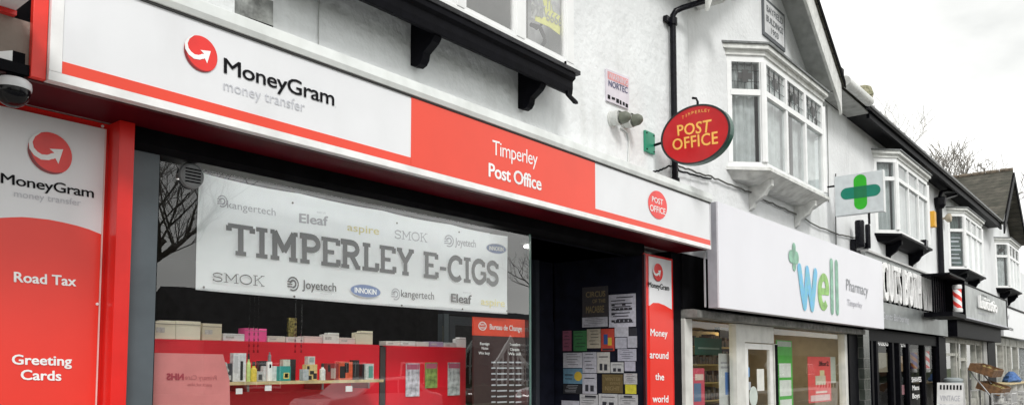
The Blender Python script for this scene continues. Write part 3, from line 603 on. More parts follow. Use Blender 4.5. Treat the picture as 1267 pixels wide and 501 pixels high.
for i, ((x0, x1, y0), c, lb, dp) in enumerate(CB):
    a = prect(x0, x1, y0, y0+8, 5.71); zb = 1.797 if x0 < 470 else 1.792
    m = M().prism([(a[0], 5.715, zb), (a[1], 5.715, zb), (a[1], 5.715, a[3]), (a[0]+(a[1]-a[0])*.32, 5.715, a[3]), (a[0]+(a[1]-a[0])*.3, 5.715, a[3]-.012 if dp == .12 else a[3]), (a[0], 5.715, a[3]-(.02 if dp < .13 else 0))], (0, dp*.5, 0))
    t = thing('carton_box', ((a[0]+a[1])/2, 5.715, zb), lb, 'box', 'cartons along the tops of the crimson screens')
    if i % 3 != 1: M().box(a[0]+(a[1]-a[0])*.12, a[0]+(a[1]-a[0])*.5, 5.712, 5.7145, zb+(a[3]-zb)*.35, zb+(a[3]-zb)*.62).build('label', mat('carton_label', (.30, .28, .27), .6, var=.6, scale=60, var2=(.75, .74, .7)), t)
    M().box(a[0]+(a[1]-a[0])*.001, a[1]-.001, 5.7125, 5.7148, zb+(a[3]-zb)*.80, zb+(a[3]-zb)*.83).build('lid_edge', mat('lid_line', (.25, .23, .2), .7), t)
    (m.build('carton', mat('carton%d' % i, tuple(min(.92, v*1.35) for v in c), .7, var=.03, scale=5), t, bevel=.002))
# shelf with vape kits
sh = thing('glass_shelf', (4.0, 5.4, 1.46), 'long pale wood edged shelf fixed before the crimson screen', 'shelf')
M().box(3.1, 4.70, 5.36, 5.69, 1.455, 1.478).build('board', mat('pale_wood', (.60, .48, .26), .5, var=.15, scale=12), sh)
for x, y in ((296, 483), (332, 479), (432, 480)):
    a = prect(x-4, x+4, y-3, y+4, 5.37); M().box(a[0], a[1], 5.37, 5.375, a[2], a[3]).build('price_ticket', TXTW, sh)
for x in (3.4, 4.1, 4.6): M().box(x, x+.02, 5.45, 5.69, 1.40, 1.454).build('bracket', mat('steel', (.5, .5, .5), .3, metal=1), sh)
SZ = 1.479
def item(name, lb, x0, x1, yt, c, cat, depth=.05, Y=5.42, extra=None, cyl=False, cap=None):
    a = prect(x0, x1, yt, 471, Y); t = thing(name, ((a[0]+a[1])/2, Y, SZ), lb, cat, 'vape goods on the shelf'); mm_ = mat('item_%.2f_%.2f_%.2f' % c, c, .4, var=.12, scale=40)
    cx = (a[0]+a[1])/2; r = (a[1]-a[0])/2
    if cyl:
        M().lathe((cx, Y, SZ), [(r, 0), (r, (a[3]-SZ)*.62), (r*.45, (a[3]-SZ)*.72), (r*.45, (a[3]-SZ)*.8)], 16).build('bottle', mm_, t, smooth=True)
        M().lathe((cx, Y, SZ+(a[3]-SZ)*.79), [(r*.55, 0), (r*.45, (a[3]-SZ)*.21)], 12).build('cap', mat('capc', cap or (.02, .02, .02), .4), t)
    else:
        M().box(a[0], a[1], Y, Y+depth, SZ, a[3]).build('carton', mm_, t, bevel=.002)
        if extra:
            for (u0, u1, v0, v1, c2, nm) in extra:
                M().box(a[0]+(a[1]-a[0])*u0, a[0]+(a[1]-a[0])*u1, Y-.003, Y-.0005, SZ+(a[3]-SZ)*v0, SZ+(a[3]-SZ)*v1).build(nm, mat('pr_%.2f_%.2f_%.2f' % c2, c2, .4), t)
    return t
K = (.02, .02, .022)
item('display_box', 'low clear and black display pack at the left end of the vape shelf', 275, 287, 449, (.04, .04, .05), 'box', extra=[(.1, .9, .1, .35, (.5, .5, .5), 'label_band')])
item('tall_box', 'tall white vape box with a black pen printed on it', 288.5, 304.5, 436.5, (.66, .66, .68), 'box', extra=[(.55, .75, .05, .72, K, 'pen_print'), (.1, .35, .3, .9, (.5, .5, .52), 'panel_print')])
item('liquid_bottle', 'pale green liquid bottle with black cap', 305.2, 309.8, 436.5, (.50, .62, .22), 'bottle', cyl=True)
item('liquid_bottle', 'yellow liquid bottle with rounded shoulders', 310.3, 317.3, 447, (.72, .55, .08), 'bottle', cyl=True, Y=5.41)
item('small_box', 'small grey vape box with a dark picture', 318.5, 325.3, 459, (.45, .46, .46), 'box', Y=5.40, extra=[(.2, .8, .15, .7, (.06, .06, .06), 'picture')])
item('dark_box', 'black box behind the white vape kit', 321, 331, 446, (.03, .03, .035), 'box', Y=5.5)
item('wide_box', 'wide white box of the vape kit', 326, 344.5, 452.5, (.70, .72, .73), 'box', Y=5.46)
t = thing('vape_pen', (*W(333, 460, 5.43)[:2], SZ), 'white vape pen with black tank standing before the wide white box', 'vape pen', 'vape goods on the shelf')
a = prect(330.5, 336, 447, 471, 5.43); cx = (a[0]+a[1])/2; M().box(a[0], a[1], 5.42, 5.445, SZ, a[3]).build('body', TXTW, t, bevel=.004)
a2 = prect(332, 335, 432, 447, 5.43); M().lathe((cx, 5.432, a[3]), [(.013, 0), (.013, .05), (.006, .055), (.006, .075)], 12).build('tank', mat('pen_grey', (.3, .3, .32), .3, metal=.6), t)
M().box(cx-.007, cx+.007, 5.417, 5.4195, a[3]-.05, a[3]-.02).build('button', BLACKM, t)
item('dark_box', 'tall black box behind the teal box', 350, 366, 444, K, 'box', Y=5.5)
item('teal_box', 'teal vape box with a round yellow and white emblem', 345.8, 359.8, 452.5, (.03, .30, .28), 'box', extra=[(.35, .85, .15, .55, (.75, .6, .2), 'emblem'), (.45, .75, .22, .5, (.7, .7, .68), 'emblem_face')])
item('lid_box', 'small white box on top of the black box behind the teal box', 350.5, 359, 444.5, (.6, .58, .5), 'box', Y=5.47)
item('grey_box', 'slim grey vape box left of the yellow patterned box', 374.8, 382, 456.5, (.42, .46, .50), 'box', Y=5.40)
item('patterned_box', 'yellow vape box with black splashes', 378.5, 392.5, 450.5, (.66, .50, .22), 'box', extra=[(.05, .5, .05, .3, K, 'splash'), (.35, .7, .38, .6, K, 'splash'), (.1, .3, .7, .9, K, 'splash'), (.65, .95, .1, .45, K, 'splash')])
item('lid_box', 'white square pack standing behind the yellow patterned box', 381, 389.7, 440.5, (.6, .6, .58), 'box', Y=5.5, extra=[(.2, .8, .75, .95, (.3, .35, .35), 'picture')])
item('liquid_bottle', 'white liquid bottle with black cap between the patterned boxes', 396, 402, 449, (.7, .7, .7), 'bottle', cyl=True)
item('red_box', 'dark red vape box with a grey figure', 404, 419, 449, (.28, .03, .03), 'box', extra=[(.35, .75, .1, .7, (.4, .3, .28), 'picture'), (.1, .3, .5, .9, K, 'picture')])
item('orange_box', 'black and orange vape box with flame shapes', 419.5, 436.3, 447, (.65, .10, .04), 'box', extra=[(.05, .45, .1, .75, K, 'flame'), (.4, .7, .4, .95, K, 'flame')])
item('dark_box', 'plain black vape box right of the orange one', 436.8, 444.5, 445, K, 'box')
item('dark_box', 'slim black box left of the silver box', 448.5, 452, 450, K, 'box', Y=5.44)
item('silver_box', 'silver vape box with teal picture at the right end of the shelf', 452.7, 462.5, 449.5, (.55, .58, .58), 'box', extra=[(.35, .85, .1, .85, (.10, .3, .26), 'picture')])
# crinkled bag
bg_ = M(); rnd = random.Random(3); c = W(271, 455, 5.40); kk = []
for j in range(8):
    for i in range(12):
        t = 2*pi*i/12; r = .075*(1-.35*(j/7)**2)*(1+rnd.uniform(-.18, .18)); bg_.v.append((c[0]+r*cos(t)*1.2, 5.41+r*sin(t)*.5, SZ+j*.021+rnd.uniform(-.004, .004)))
for j in range(7):
    for i in range(12): bg_.f.append([j*12+i, j*12+(i+1) % 12, (j+1)*12+(i+1) % 12, (j+1)*12+i])
bg_.f += [list(range(11, -1, -1)), list(range(84, 96))]
solo(bg_.build('plastic_bag', mat('silvery_plastic', (.42, .43, .42), .25, var=.25, scale=30, bump=.4)), 'crinkled silvery plastic bag at the left end of the shelf', 'bag')
# pink translucent board with mirrored lettering
pk = thing('window_notice', W(235, 500, 5.22), 'pale pink notice seen from behind with NHS lettering reversed', 'notice')
mpk = mat('pale_pink_board', (.70, .24, .24), .5, var=.05)
slab([(185, 436), (276, 438), (284, 470), (285, 520), (183, 520)], 5.22, .004).build('sheet', mpk, pk)
txt('lettering', 'NHS', Q((206, 461.5), (227.5, 461.8), (227.5, 469.5), (206, 469.2), 5.215), mat('faded_crimson', (.42, .05, .08), .5), pk, .05, mirror=True)
txt('lettering', 'Primary Care', Q((229, 463), (268, 464), (268, 469.8), (229, 469), 5.215), mat('faded_red_ink', (.48, .14, .15), .5), pk, 0, mirror=True)
txt('lettering', 'part of the', Q((232, 473), (262, 473.5), (262, 477), (232, 476.5), 5.215), MC['faded_red_ink'], pk, 0, mirror=True)
# bureau de change poster
bc = thing('window_notice', W(618, 500, 5.25), 'dark Bureau de Change rate board with red heading at the right of the window', 'notice')
YB = 5.25
slab([(586, 414.5), (650, 417.5), (653, 530), (586, 530)], YB, .02).build('board', mat('dark_brown_board', (.045, .02, .02), .5), bc)
slab([(586, 391.5), (649.4, 395.3), (649.4, 417), (586, 414.3)], YB-.003, .02).build('heading', mat('notice_orange_red', (.75, .07, .03), .4), bc)
txt('lettering', 'Bureau de Change', Q((606, 400.5), (645.5, 403), (645.5, 409.5), (606, 407), YB-.006), TXTW, bc, .015)
q = cq(597, 403, 10, 11, .05, YB-.006); a = M()
for i in range(24):
    t0, t1 = 2*pi*i/24, 2*pi*(i+1)/24; a.poly([quadpt(q, .5+.5*r*cos(t), .5+.5*r*sin(t)) for r, t in ((.82, t0), (.82, t1), (1, t1), (1, t0))])
a.build('ring', TXTW, bc, fix=False)
txt('lettering', 'POST', cq(597, 401.3, 6, 2.6, .05, YB-.006), TXTW, bc, .02); txt('lettering', 'OFFICE', cq(597, 405.3, 7, 2.6, .05, YB-.006), TXTW, bc, .02)
for s_, x0, x1, y in (('Foreign', 594, 605.5, 426), ('Notes', 596, 604, 431.5), ('Travellers', 630.5, 643.5, 427), ('Cheques', 631, 642.5, 433), ('We buy', 592, 606, 437.5), ('We sell', 629, 644, 438.5)):
    txt('lettering', s_, Q((x0, y-3), (x1, y-2.8), (x1, y+.6), (x0, y+.4), YB-.004), TXTW, bc, .02)
rt = M()
for i in range(8):
    y = 447+i*7
    for (x0, x1) in ((608, 613), (615, 627), (630, 636), (638, 645)):
        a = prect(x0, x1, y, y+1.8, YB-.004); rt.box(a[0], a[1], YB-.006, YB-.003, a[2], a[3])
rt.build('rate_figures', TXTP, bc)
# hanging clear rods and a lit spot
for x, lb in ((309, 'thin clear hanging rod left of the pink carton edge'), (315, 'thin clear hanging rod in front of the pink carton'), (320, 'thin clear hanging rod right of its twin before the pink carton'), (366, 'thin clear hanging rod, first of the right pair'), (373.5, 'thin clear hanging rod, second of the right pair')):
    a, b = W(x, 384, 5.5), W(x, 436, 5.5); m = M()
    m.tube([(a[0], 5.5, 2.98), (a[0], 5.5, b[2])], .0022, 6)
    for k in range(7): z = b[2]+k*.045; m.box(a[0]-.006, a[0]+.006, 5.496, 5.504, z, z+.02)
    solo(m.build('hanging_rod', glassmat('clear_acrylic', (.80, .76, .78), 2.5)), lb, 'hanging ornament', 'clear hanging rods in the window')
lp = thing('ceiling_spotlight', W(200.5, 217, 7.5), 'small lit spotlight on the shop ceiling seen at the top left of the window', 'lamp')
q = W(200.5, 219, 7.5); M().lathe((q[0], 7.5, q[2]), [(.05, 0), (.06, .05), (.03, .12)], 14).build('housing', TXTW, lp); M().lathe((q[0], 7.5, q[2]-.008), [(.045, 0), (.045, .006)], 14).build('bulb', mat('lit_bulb', (1, .95, .85), .5, emit=6), lp)
gd = thing('wall_clock', W(362, 405, 7.6), 'small gold framed picture on the dark back wall', 'picture')
a = prect(357, 367, 393, 416, 7.6); M().box(a[0], a[1], 7.6, 7.63, a[2], a[3]).build('frame', mat('gold_pattern', (.45, .36, .10), .35, var=.5, scale=40, metal=.4), gd)
gd.name = 'picture_frame'
# doorway
dw = thing('doorway', (7.6, 6.4, 0), 'dark recessed post office doorway with its door', 'doorway')
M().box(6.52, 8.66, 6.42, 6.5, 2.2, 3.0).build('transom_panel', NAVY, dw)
M().box(6.52, 6.6, 6.40, 6.5, 0, 2.2).build('jamb', GREYF, dw); M().box(8.2, 8.28, 6.36, 6.5, 0, 3.0).build('jamb', mat('jamb_dark', (.03, .035, .045), .4), dw)
d_ = M().box(6.62, 6.72, 6.41, 6.46, .03, 2.18); d_.box(8.08, 8.18, 6.41, 6.46, .03, 2.18); d_.box(6.72, 8.08, 6.41, 6.46, .03, .25); d_.box(6.72, 8.08, 6.41, 6.46, 2.08, 2.18)
d_.build('door', mat('jamb_dark', (0, 0, 0)), dw); M().box(6.72, 8.08, 6.43, 6.436, .25, 2.08).build('pane', GLASS, dw); M().tube([(8.0, 6.36, .9), (8.0, 6.36, 1.4)], .015, 8).build('handle', mat('steel', (.5, .5, .5)), dw)
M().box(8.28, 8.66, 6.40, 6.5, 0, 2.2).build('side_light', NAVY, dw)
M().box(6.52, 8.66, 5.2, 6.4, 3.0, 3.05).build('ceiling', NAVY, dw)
nb = thing('notice_board', (8.7, 5.7, 0), 'dark navy side wall of the doorway used as a notice board', 'notice board')
M().box(8.67, 8.69, 5.02, 6.4, 0, 3.0).build('board', NAVY, nb); M().box(8.655, 8.69, 4.985, 5.015, 0, 3.0).build('edge_trim', mat('dark_maroon_trim', (.05, .008, .012), .4), nb)
z5 = lambda x, y: (690+x/3.21, 345+y/3.21)
PO_ = [(97, 30, 200, 150, (.05, .045, .05), 'dark circus poster at the top of the doorway notices', 'c'), (97, 151, 198, 190, (.46, .46, .52), 'white printed strip under the dark circus poster', 't'),
 (203, 60, 310, 190, (.50, .50, .58), 'large white listing sheet right of the circus poster', 'p'), (20, 205, 55, 285, (.24, .07, .12), 'small maroon flyer at the left edge of the notices', 't'),
 (62, 205, 115, 285, (.05, .20, .07), 'green flyer right of the small maroon flyer', 't'), (116, 198, 170, 274, (.42, .38, .30), 'cream and orange flyer right of the green flyer', 't'),
 (172, 197, 225, 285, (.48, .06, .04), 'red flyer with blue and yellow figures', 'f'), (226, 190, 281, 229, (.44, .44, .50), 'pale sheet just under the large listing sheet', ''), (283, 194, 314, 224, (.03, .03, .04), 'small black card at the right edge below the listing sheet', ''),
 (228, 232, 274, 275, (.40, .40, .47), 'pale lilac card right of the red flyer', ''), (277, 226, 315, 272, (.42, .42, .48), 'pale card at the right edge below the black card', ''),
 (22, 292, 97, 352, (.50, .50, .55), 'white letter with two dark dots at the left of the notices', 't'), (98, 290, 154, 372, (.44, .44, .50), 'white sheet right of the two dot letter', 't'),
 (156, 290, 207, 372, (.47, .46, .44), 'cream sheet with two dark pictures', 'q'), (238, 277, 312, 325, (.42, .42, .50), 'wide lilac white sheet under the pale cards', 't'), (210, 330, 262, 372, (.48, .49, .50), 'white card with a dark lower band', 'q'),
 (265, 327, 308, 365, (.44, .43, .52), 'blank lilac card at the right edge of the notices', ''), (22, 355, 98, 415, (.12, .24, .34), 'blue flyer with a yellow disc', 'y'), (98, 375, 155, 455, (.44, .44, .50), 'white sheet with one dark square', 'q'),
 (22, 418, 95, 455, (.02, .02, .025), 'black flyer under the blue flyer', 't2'), (176, 378, 258, 452, (.14, .10, .04), 'dark gold framed flyer low in the middle of the notices', 'c'), (262, 374, 315, 417, (.46, .45, .47), 'cream card right of the gold framed flyer', 't'),
 (268, 418, 312, 455, (.62, .56, .05), 'bright yellow card low at the right of the notices', ''), (88, 457, 160, 512, (.48, .48, .50), 'white flyer with script heading at the bottom of the notices', 'h'), (162, 455, 238, 512, (.50, .50, .52), 'white flyer with round black logo at the bottom', 'q'),
 (240, 458, 318, 512, (.46, .46, .48), 'white flyer with heavy black print at the bottom right', 'h'), (15, 482, 86, 512, (.44, .44, .50), 'plain white sheet at the bottom left of the notices', '')]
INK = mat('notice_ink', (.03, .03, .04), .6)
for i, (x0, y0, x1, y1, c, lb, k) in enumerate(PO_):
    A = z5(x0, y0); B = z5(x1, y1); a, b = WX(A[0], (A[1]+B[1])/2, 8.66), WX(B[0], (A[1]+B[1])/2, 8.66); m_ = WX((A[0]+B[0])/2, A[1], 8.66)[2], WX((A[0]+B[0])/2, B[1], 8.66)[2]
    yb, ya = a[1], b[1]; z1_, z0_ = m_; e = 8.664-.0012*(i % 4)
    t = thing('notice', (8.66, (ya+yb)/2, z0_), lb, 'notice', 'notices pinned in the doorway')
    M().box(e, e+.0009, ya, yb, z0_, z1_).build('sheet', mat('note%d' % i, c, .55, var=.1, scale=25), t)
    def R(u0, u1, v0, v1, mm_, nm='print', e2=.0012):     # u from the left edge as seen
        return M().box(e-e2-.0006, e-e2, yb+(ya-yb)*u1, yb+(ya-yb)*u0, z0_+(z1_-z0_)*v0, z0_+(z1_-z0_)*v1).build(nm, mm_, t)
    if k in ('t', 'p', 't2', 'h'):
        m = M(); rn = random.Random(i); ro = 5 if k != 'p' else 9
        for r in range(ro):
            u1 = rn.uniform(.6, .92); v = .92-.86*r/ro; hgt = .03 if k != 'h' or r else .14
            m.box(e-.0018, e-.0012, yb+(ya-yb)*u1, yb+(ya-yb)*rn.uniform(.06, .3), z0_+(z1_-z0_)*(v-hgt), z0_+(z1_-z0_)*v)
        if k == 'p':
            for r, n_ in ((.70, 2), (.56, 5), (.2, 5), (.42, 1)):
                for s_ in range(n_): u = .1+s_*.8/max(n_, 2); m.box(e-.0024, e-.0019, yb+(ya-yb)*(u+.13), yb+(ya-yb)*u, z0_+(z1_-z0_)*(r-.05), z0_+(z1_-z0_)*(r+.02))
        m.build('print', INK if k != 't2' else TXTP, t)
    if k == 'c':
        gq = [(e-.003, yb+(ya-yb)*u, z0_+(z1_-z0_)*v) for u, v in ((.15, .84), (.9, .84), (.9, .66), (.15, .66))]
        gm = mat('dull_gold_ink', (.26, .2, .10), .5)
        txt('lettering', 'CIRCUS' if i == 0 else 'WINTER', gq, gm, t, .02)
        gq = [(e-.003, yb+(ya-yb)*u, z0_+(z1_-z0_)*v) for u, v in ((.4, .58), (.9, .58), (.9, .46), (.4, .46))]
        txt('lettering', 'OF THE' if i == 0 else 'EVENT', gq, gm, t, .02)
        gq = [(e-.003, yb+(ya-yb)*u, z0_+(z1_-z0_)*v) for u, v in ((.15, .36), (.85, .36), (.85, .14), (.15, .14))]
        txt('lettering', 'MACABRE' if i == 0 else 'NIGHT', gq, gm, t, .02)
    if k == 'f': R(.2, .5, .3, .75, mat('ink_blue', (.03, .08, .25), .5)); R(.52, .8, .25, .6, mat('ink_yellow', (.6, .42, .05), .5)); R(.1, .9, .02, .12, INK)
    if k == 'q': R(.2, .42, .12, .45, INK); R(.55, .8, .12, .42, INK); R(.15, .85, .75, .8, INK)
    if k == 'y':
        cy, cz, rr = yb+(ya-yb)*.78, z0_+(z1_-z0_)*.5, abs(ya-yb)*.2
        M().prism([(e-.0012, cy+rr*cos(2*pi*j/24), cz+rr*sin(2*pi*j/24)) for j in range(24)], (-.0006, 0, 0)).build('disc', mat('ink_yellow', (.6, .42, .05), .5), t); R(.08, .5, .55, .62, INK); R(.08, .45, .3, .35, INK)

# --- neighbour at far left, camera dome
ln = thing('shop_building', (0, 4.8, 0), 'brown rendered shop beyond the left edge with a white and red canopy', 'building')
BRN = mat('brown_render', (.34, .28, .24), .8, var=.15, scale=3, bump=.2)
M().box(-6, 1.6, 4.603, 4.99, 3.19, 3.43).build('wall', BRN, ln)
M().box(-6, 1.44, 4.62, 5.2, 3.43, 6.9).build('upper_wall', mat('dark_brown_wall', (.05, .035, .03), .8), ln); M().box(1.44, 1.6, 4.62, 4.99, 3.43, 4.3).build('dark_infill', BLACKM, ln)
M().box(-6, 1.29, 5.1, 5.3, 0, 3.06).build('lower_wall', mat('cream_render', (.55, .53, .48), .8), ln)
M().box(-6, 1.52, 4.575, 4.70, 3.13, 3.186).build('black_trim', BLACK, ln)
M().prism([(1.30, 4.58, 3.188), (1.44, 4.58, 3.188), (1.44, 4.58, 3.245)], (0, .02, 0)).build('white_block', WHITEP, ln)
M().box(1.442, 1.50, 4.58, 4.60, 3.188, 3.245).build('dark_block', BLACKM, ln)
M().box(-6, 1.44, 3.7, 4.60, 3.455, 3.50).build('canopy', WHITE, ln); M().box(-6, 1.445, 4.56, 4.602, 3.43, 3.454).build('red_trim', REDP, ln)
rfl = M(); rfl.prism([(-6, 4.4, 6.97), (-6, 9.5, 10.9), (-6, 9.5, 11.0), (-6, 4.4, 7.07)], (7.3, 0, 0)).build('roof', SLATE, ln)
cc = thing('dome_camera', W(17, 100, 4.62), 'white dome security camera with dark glass under the left end of the fascia', 'security camera')
q = W(16, 113, 4.62); R0 = .088
M().lathe((q[0], q[1], q[2]-.005), [(R0*.98, .012), (R0, .025), (R0*.97, .05), (R0*.8, .066), (R0*.5, .072)], 28).build('housing', mat('camera_white', (.62, .63, .65), .3), cc, smooth=True)
M().lathe((q[0], q[1], q[2]-.006), [(R0*.93, .02), (R0*.92, -.01), (R0*.82, -.036), (R0*.62, -.06), (R0*.36, -.074), (R0*.1, -.079)], 24).build('dome', mat('dark_dome', (.006, .006, .008), .12, spec=.25), cc, smooth=True)
M().box(q[0]-.04, q[0]+.04, q[1]-.03, q[1]+.05, q[2]+.066, 3.13).build('mount', BLACKM, cc)

# --- things on the post office wall
al = thing('alarm_plate', W(765, 135, 4.97), 'square white security plate with NORTEC lettering on the upper wall', 'sign')
Ya = 4.975
slab([(750.4, 85), (778.8, 96.3), (778, 135.3), (751, 124.5)], Ya, .022).build('plate', mat('plate_white', (.66, .62, .68), .4), al)
slab([(752, 88.2), (777.4, 98.6), (777.2, 108), (752, 97.5)], Ya-.002, .0015).build('heading_band', mat('faded_pink_band', (.72, .30, .30), .5), al)
txt('lettering', 'WARNING', Q((753, 89.8), (776.5, 99.4), (776.5, 106.3), (753, 96.6), Ya-.004), mat('plate_white', (0, 0, 0)), al, .01)
txt('lettering', 'NORTEC', Q((753, 99), (776.8, 108.5), (776.6, 116), (753, 106.3), Ya-.004), mat('navy_ink', (.06, .06, .16), .4), al, .015)
m = M()
for x0, x1, y0, y1 in ((752, 755, 117, 122), (757, 761, 120, 123), (762.5, 766, 122, 127), (767, 769, 124, 129), (770.5, 773, 126, 130), (774, 777, 128, 132.5)):
    m.prism([W(x, y, Ya-.002) for x, y in ((x0, y0), (x1, y0+1.2), (x1, y1+1.2), (x0, y1))], (0, -.001, 0))
m.build('emblem_row', TXT, al)
for i, (x, y, lb) in enumerate(((762.5, 146.5, 'round white pipe vent under the security plate, left of the pair'), (778, 149.5, 'round white pipe vent under the security plate, right of the pair'))):
    q = W(x, y, 4.93); v = thing('flue_vent', q, lb, 'vent', 'paired round wall vents'); r = .085
    M().lathe(q, [(r*1.15, .07), (r*1.15, .05), (r, .045), (r, 0), (r*1.08, -.002), (r*1.08, -.05), (r*.95, -.055), (r*.92, -.04)], 24, 'y').build('collar', mat('dirty_white_pipe', (.55, .56, .54), .5, dirt=.3, bump=.3), v, smooth=True)
    M().lathe((q[0]+.03, q[1]-.06, q[2]), [(r*.86, 0), (r*.8, -.06), (r*.5, -.1), (r*.1, -.115)], 20, 'y').build('cap', mat('grey_green_cap', (.13, .14, .11), .6, var=.2), v, smooth=True)
a = [W(x, y, 4.985) for x, y in ((768, 158), (772, 160), (777, 165), (778.5, 175), (778, 190), (777, 204))]
solo(M().tube(a, .012, 6).build('cable', mat('white_cable', (.62, .63, .62), .6)), 'white cable running down the wall from the vents', 'cable')
# downpipe
PB = mat('black_cast_iron', (.006, .006, .009), .25, var=.3, scale=20, bump=.15, bscale=30, spec=.16)
dp = thing('downpipe', W(833, 222, 4.93), 'black cast iron downpipe with an elbow beside the oval sign', 'downpipe')
xp = W(833.5, 100, 4.93)[0]; zt = W(833, 24, 4.93)[2]
M().tube([(xp, 4.93, 3.86), (xp, 4.93, zt-.05)], .043, 14).build('pipe', PB, dp, smooth=True)
M().tube([(xp, 4.93, zt-.04), (xp, 4.93, zt+.04), (xp+.03, 4.90, zt+.11), (xp+.12, 4.85, zt+.17), (xp+.5, 4.68, zt+.36), (xp+.7, 4.6, zt+.5)], .04, 14).build('elbow', PB, dp, smooth=True)
for z in (zt-.04, 4.05): M().lathe((xp, 4.93, z), [(.062, -.05), (.062, .04), (.05, .05)], 14).build('socket', PB, dp, smooth=True)
M().box(xp-.16, xp-.03, 4.93, 4.99, zt-.07, zt+.0).build('fixing_ear', PB, dp)
# oval projecting sign
XS = 8.86; yc0, yc1 = WX(818, 176, XS)[1], WX(904, 150, XS)[1]; yc = (yc0+yc1)/2; ra = (yc0-yc1)/2
zt_, zb_ = WX(863, 129.5, XS)[2], WX(863, 202.5, XS)[2]; zc = (zt_+zb_)/2; rb_ = (zt_-zb_)/2
ov = thing('projecting_sign', (XS, 4.98, zc), 'oval red Post Office sign with gold lettering on a green bracket', 'sign')
def ell(k, n=56): return [(k*ra*cos(2*pi*i/n), k*rb_*sin(2*pi*i/n)) for i in range(n)]
M().prism([(XS, yc+a, zc+b) for a, b in ell(1)], (.10, 0, 0)).build('rim', mat('dark_green_rim', (.008, .075, .05), .3), ov)
ri = M(); n = 56; e0, e1 = ell(1.0), ell(.945)
for i in range(n):
    j = (i+1) % n; ri.v += []
    ri.prism([(XS-.012, yc+e0[i][0], zc+e0[i][1]), (XS-.012, yc+e0[j][0], zc+e0[j][1]), (XS-.012, yc+e1[j][0], zc+e1[j][1]), (XS-.012, yc+e1[i][0], zc+e1[i][1])], (.0115, 0, 0))
ri.build('rim_edge', mat('near_black_rim', (.012, .02, .02), .25), ov)
M().prism([(XS-.006, yc+a, zc+b) for a, b in ell(.944)], (.0055, 0, 0)).build('face', OVRED, ov)
M().prism([(XS+.101, yc+a, zc+b) for a, b in ell(.94)], (.004, 0, 0)).build('face', OVRED, ov)
XT = XS-.008
txt('lettering', 'POST', QX((837.5, 155.5), (880.5, 147.8), (878.5, 163.5), (838.5, 168), XT), GOLD, ov, .018, spacing=1.05)
txt('lettering', 'OFFICE', QX((831.5, 172.8), (888, 162.5), (888.5, 177.5), (832.5, 186), XT), GOLD, ov, .018, spacing=1.05)
for ch, x, y, sl in zip('TIMPERLEY', (845, 849, 852.6, 857, 861.2, 865.4, 869.3, 873, 876.8), (145.6, 143.2, 141.6, 140, 138.9, 138, 137.3, 137.2, 137.6), (0,)*9):
    wq = .35 if ch == 'I' else 1.25; txt('lettering', ch, QX((x-wq, y-2), (x+wq, y-2.2), (x+wq, y+1.5), (x-wq, y+1.7), XT), GOLD, ov, 0)
M().tube([(XS+.05, 4.99, zc-.02), (XS+.05, yc0-.03, zc)], .018, 8).build('arm', PB, ov)
q0 = W(797, 163, 4.985); q1 = W(809, 190, 4.985)
M().box(q0[0], q1[0], 4.965, 4.995, q1[2]-.02, q0[2]+.02).build('wall_plate', mat('plate_green', (.02, .26, .15), .4), ov, bevel=.004)
sw = M()
for x in (q0[0]+.03, q1[0]-.03):
    for z in (q1[2]+.01, q0[2]-.01): sw.lathe((x, 4.965, z), [(.012, 0), (.009, -.01)], 6, 'y')
sw.build('bolt', PB, ov)
M().tube([(XS+.05, yc-.02, zt_-.01), (XS+.05, yc-.02, zt_+.05), (XS+.05, yc+.0, zt_+.10), (XS+.05, yc+.05, zt_+.115)], .016, 8).build('top_hook', PB, ov)

# --- cables along the walls
def cable(pts, Y, r, lb, m_=None, jit=0):
    rn = random.Random(len(pts)); P = [W(x, y, Y) for x, y in pts]; out_ = []
    for a, b in zip(P, P[1:]):
        for k in range(6): t = k/6; out_.append(tuple(a[i]+(b[i]-a[i])*t+(rn.uniform(-jit, jit) if i == 2 else 0) for i in range(3)))
    out_.append(P[-1]); solo(M().tube(out_, r, 6).build('cable', m_ or BLACKM), lb, 'cable', 'cables clipped to the terrace wall')
cable([(806, 213), (815, 211), (826, 206), (836, 204), (840, 211), (860, 217), (880, 221)], 4.94, .012, 'dark cable looping past the foot of the black downpipe', jit=.01)
cable([(838, 205), (858, 212), (880, 219), (905, 229), (930, 239), (956, 252), (985, 265), (1010, 279), (1034, 289), (1058, 294)], 4.96, .013, 'long dark cable along the white wall above the pharmacy sign', mat('grey_cable', (.10, .10, .09), .8), .012)
cable([(1034, 215), (1033.5, 240), (1034, 268), (1034.5, 306)], 4.97, .01, 'thin cable hanging down the wall beside the green cross sign')
cable([(1023, 130), (1024, 170), (1025, 215), (1025, 250)], 4.985, .006, 'thin crack like cable right of the leaded bay window', mat('grey_cable', (.1, .1, .1)))
cable([(394.5, 0), (394, 30), (394, 58)], 4.992, .004, 'fine grey wire down the wall above the white cornice', mat('thin_grey', (.4, .41, .4), .8))

# --- the pharmacy building with its gable
ph = thing('shop_building', (13.7, 5, 0), 'white gabled building over the pharmacy with leaded bay window', 'building')
B2 = dict(xl=11.26, xr=14.85, d=.42)
GX, GZ, SLP = 13.1, 8.66, .779
gw = M(); ops = (11.34, 14.77, 4.64, 6.5)
gw = wall_open(9.985, 17.35, 3.13, 6.88, WY, 5.3, [ops])
AX = 12.45; AZ = GZ+(GX-AX)*SLP
gw.prism([(AX-2.8, WY, 6.881), (GX+2.25, WY, 6.881), (AX, WY, AZ-.05)], (0, .3, 0))
gw.build('wall', RENDER2, ph); M().box(9.70, 17.35, 5.0, 5.3, 2.366, 3.128).build('lintel', BLACKM, ph)
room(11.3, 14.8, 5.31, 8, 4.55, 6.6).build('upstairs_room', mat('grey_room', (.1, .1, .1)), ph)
wall_open(9.985, 17.35, 0, 6.9, 14, 14.3, [(12, 13, 4, 5)]).build('rear_wall', RENDER, ph)
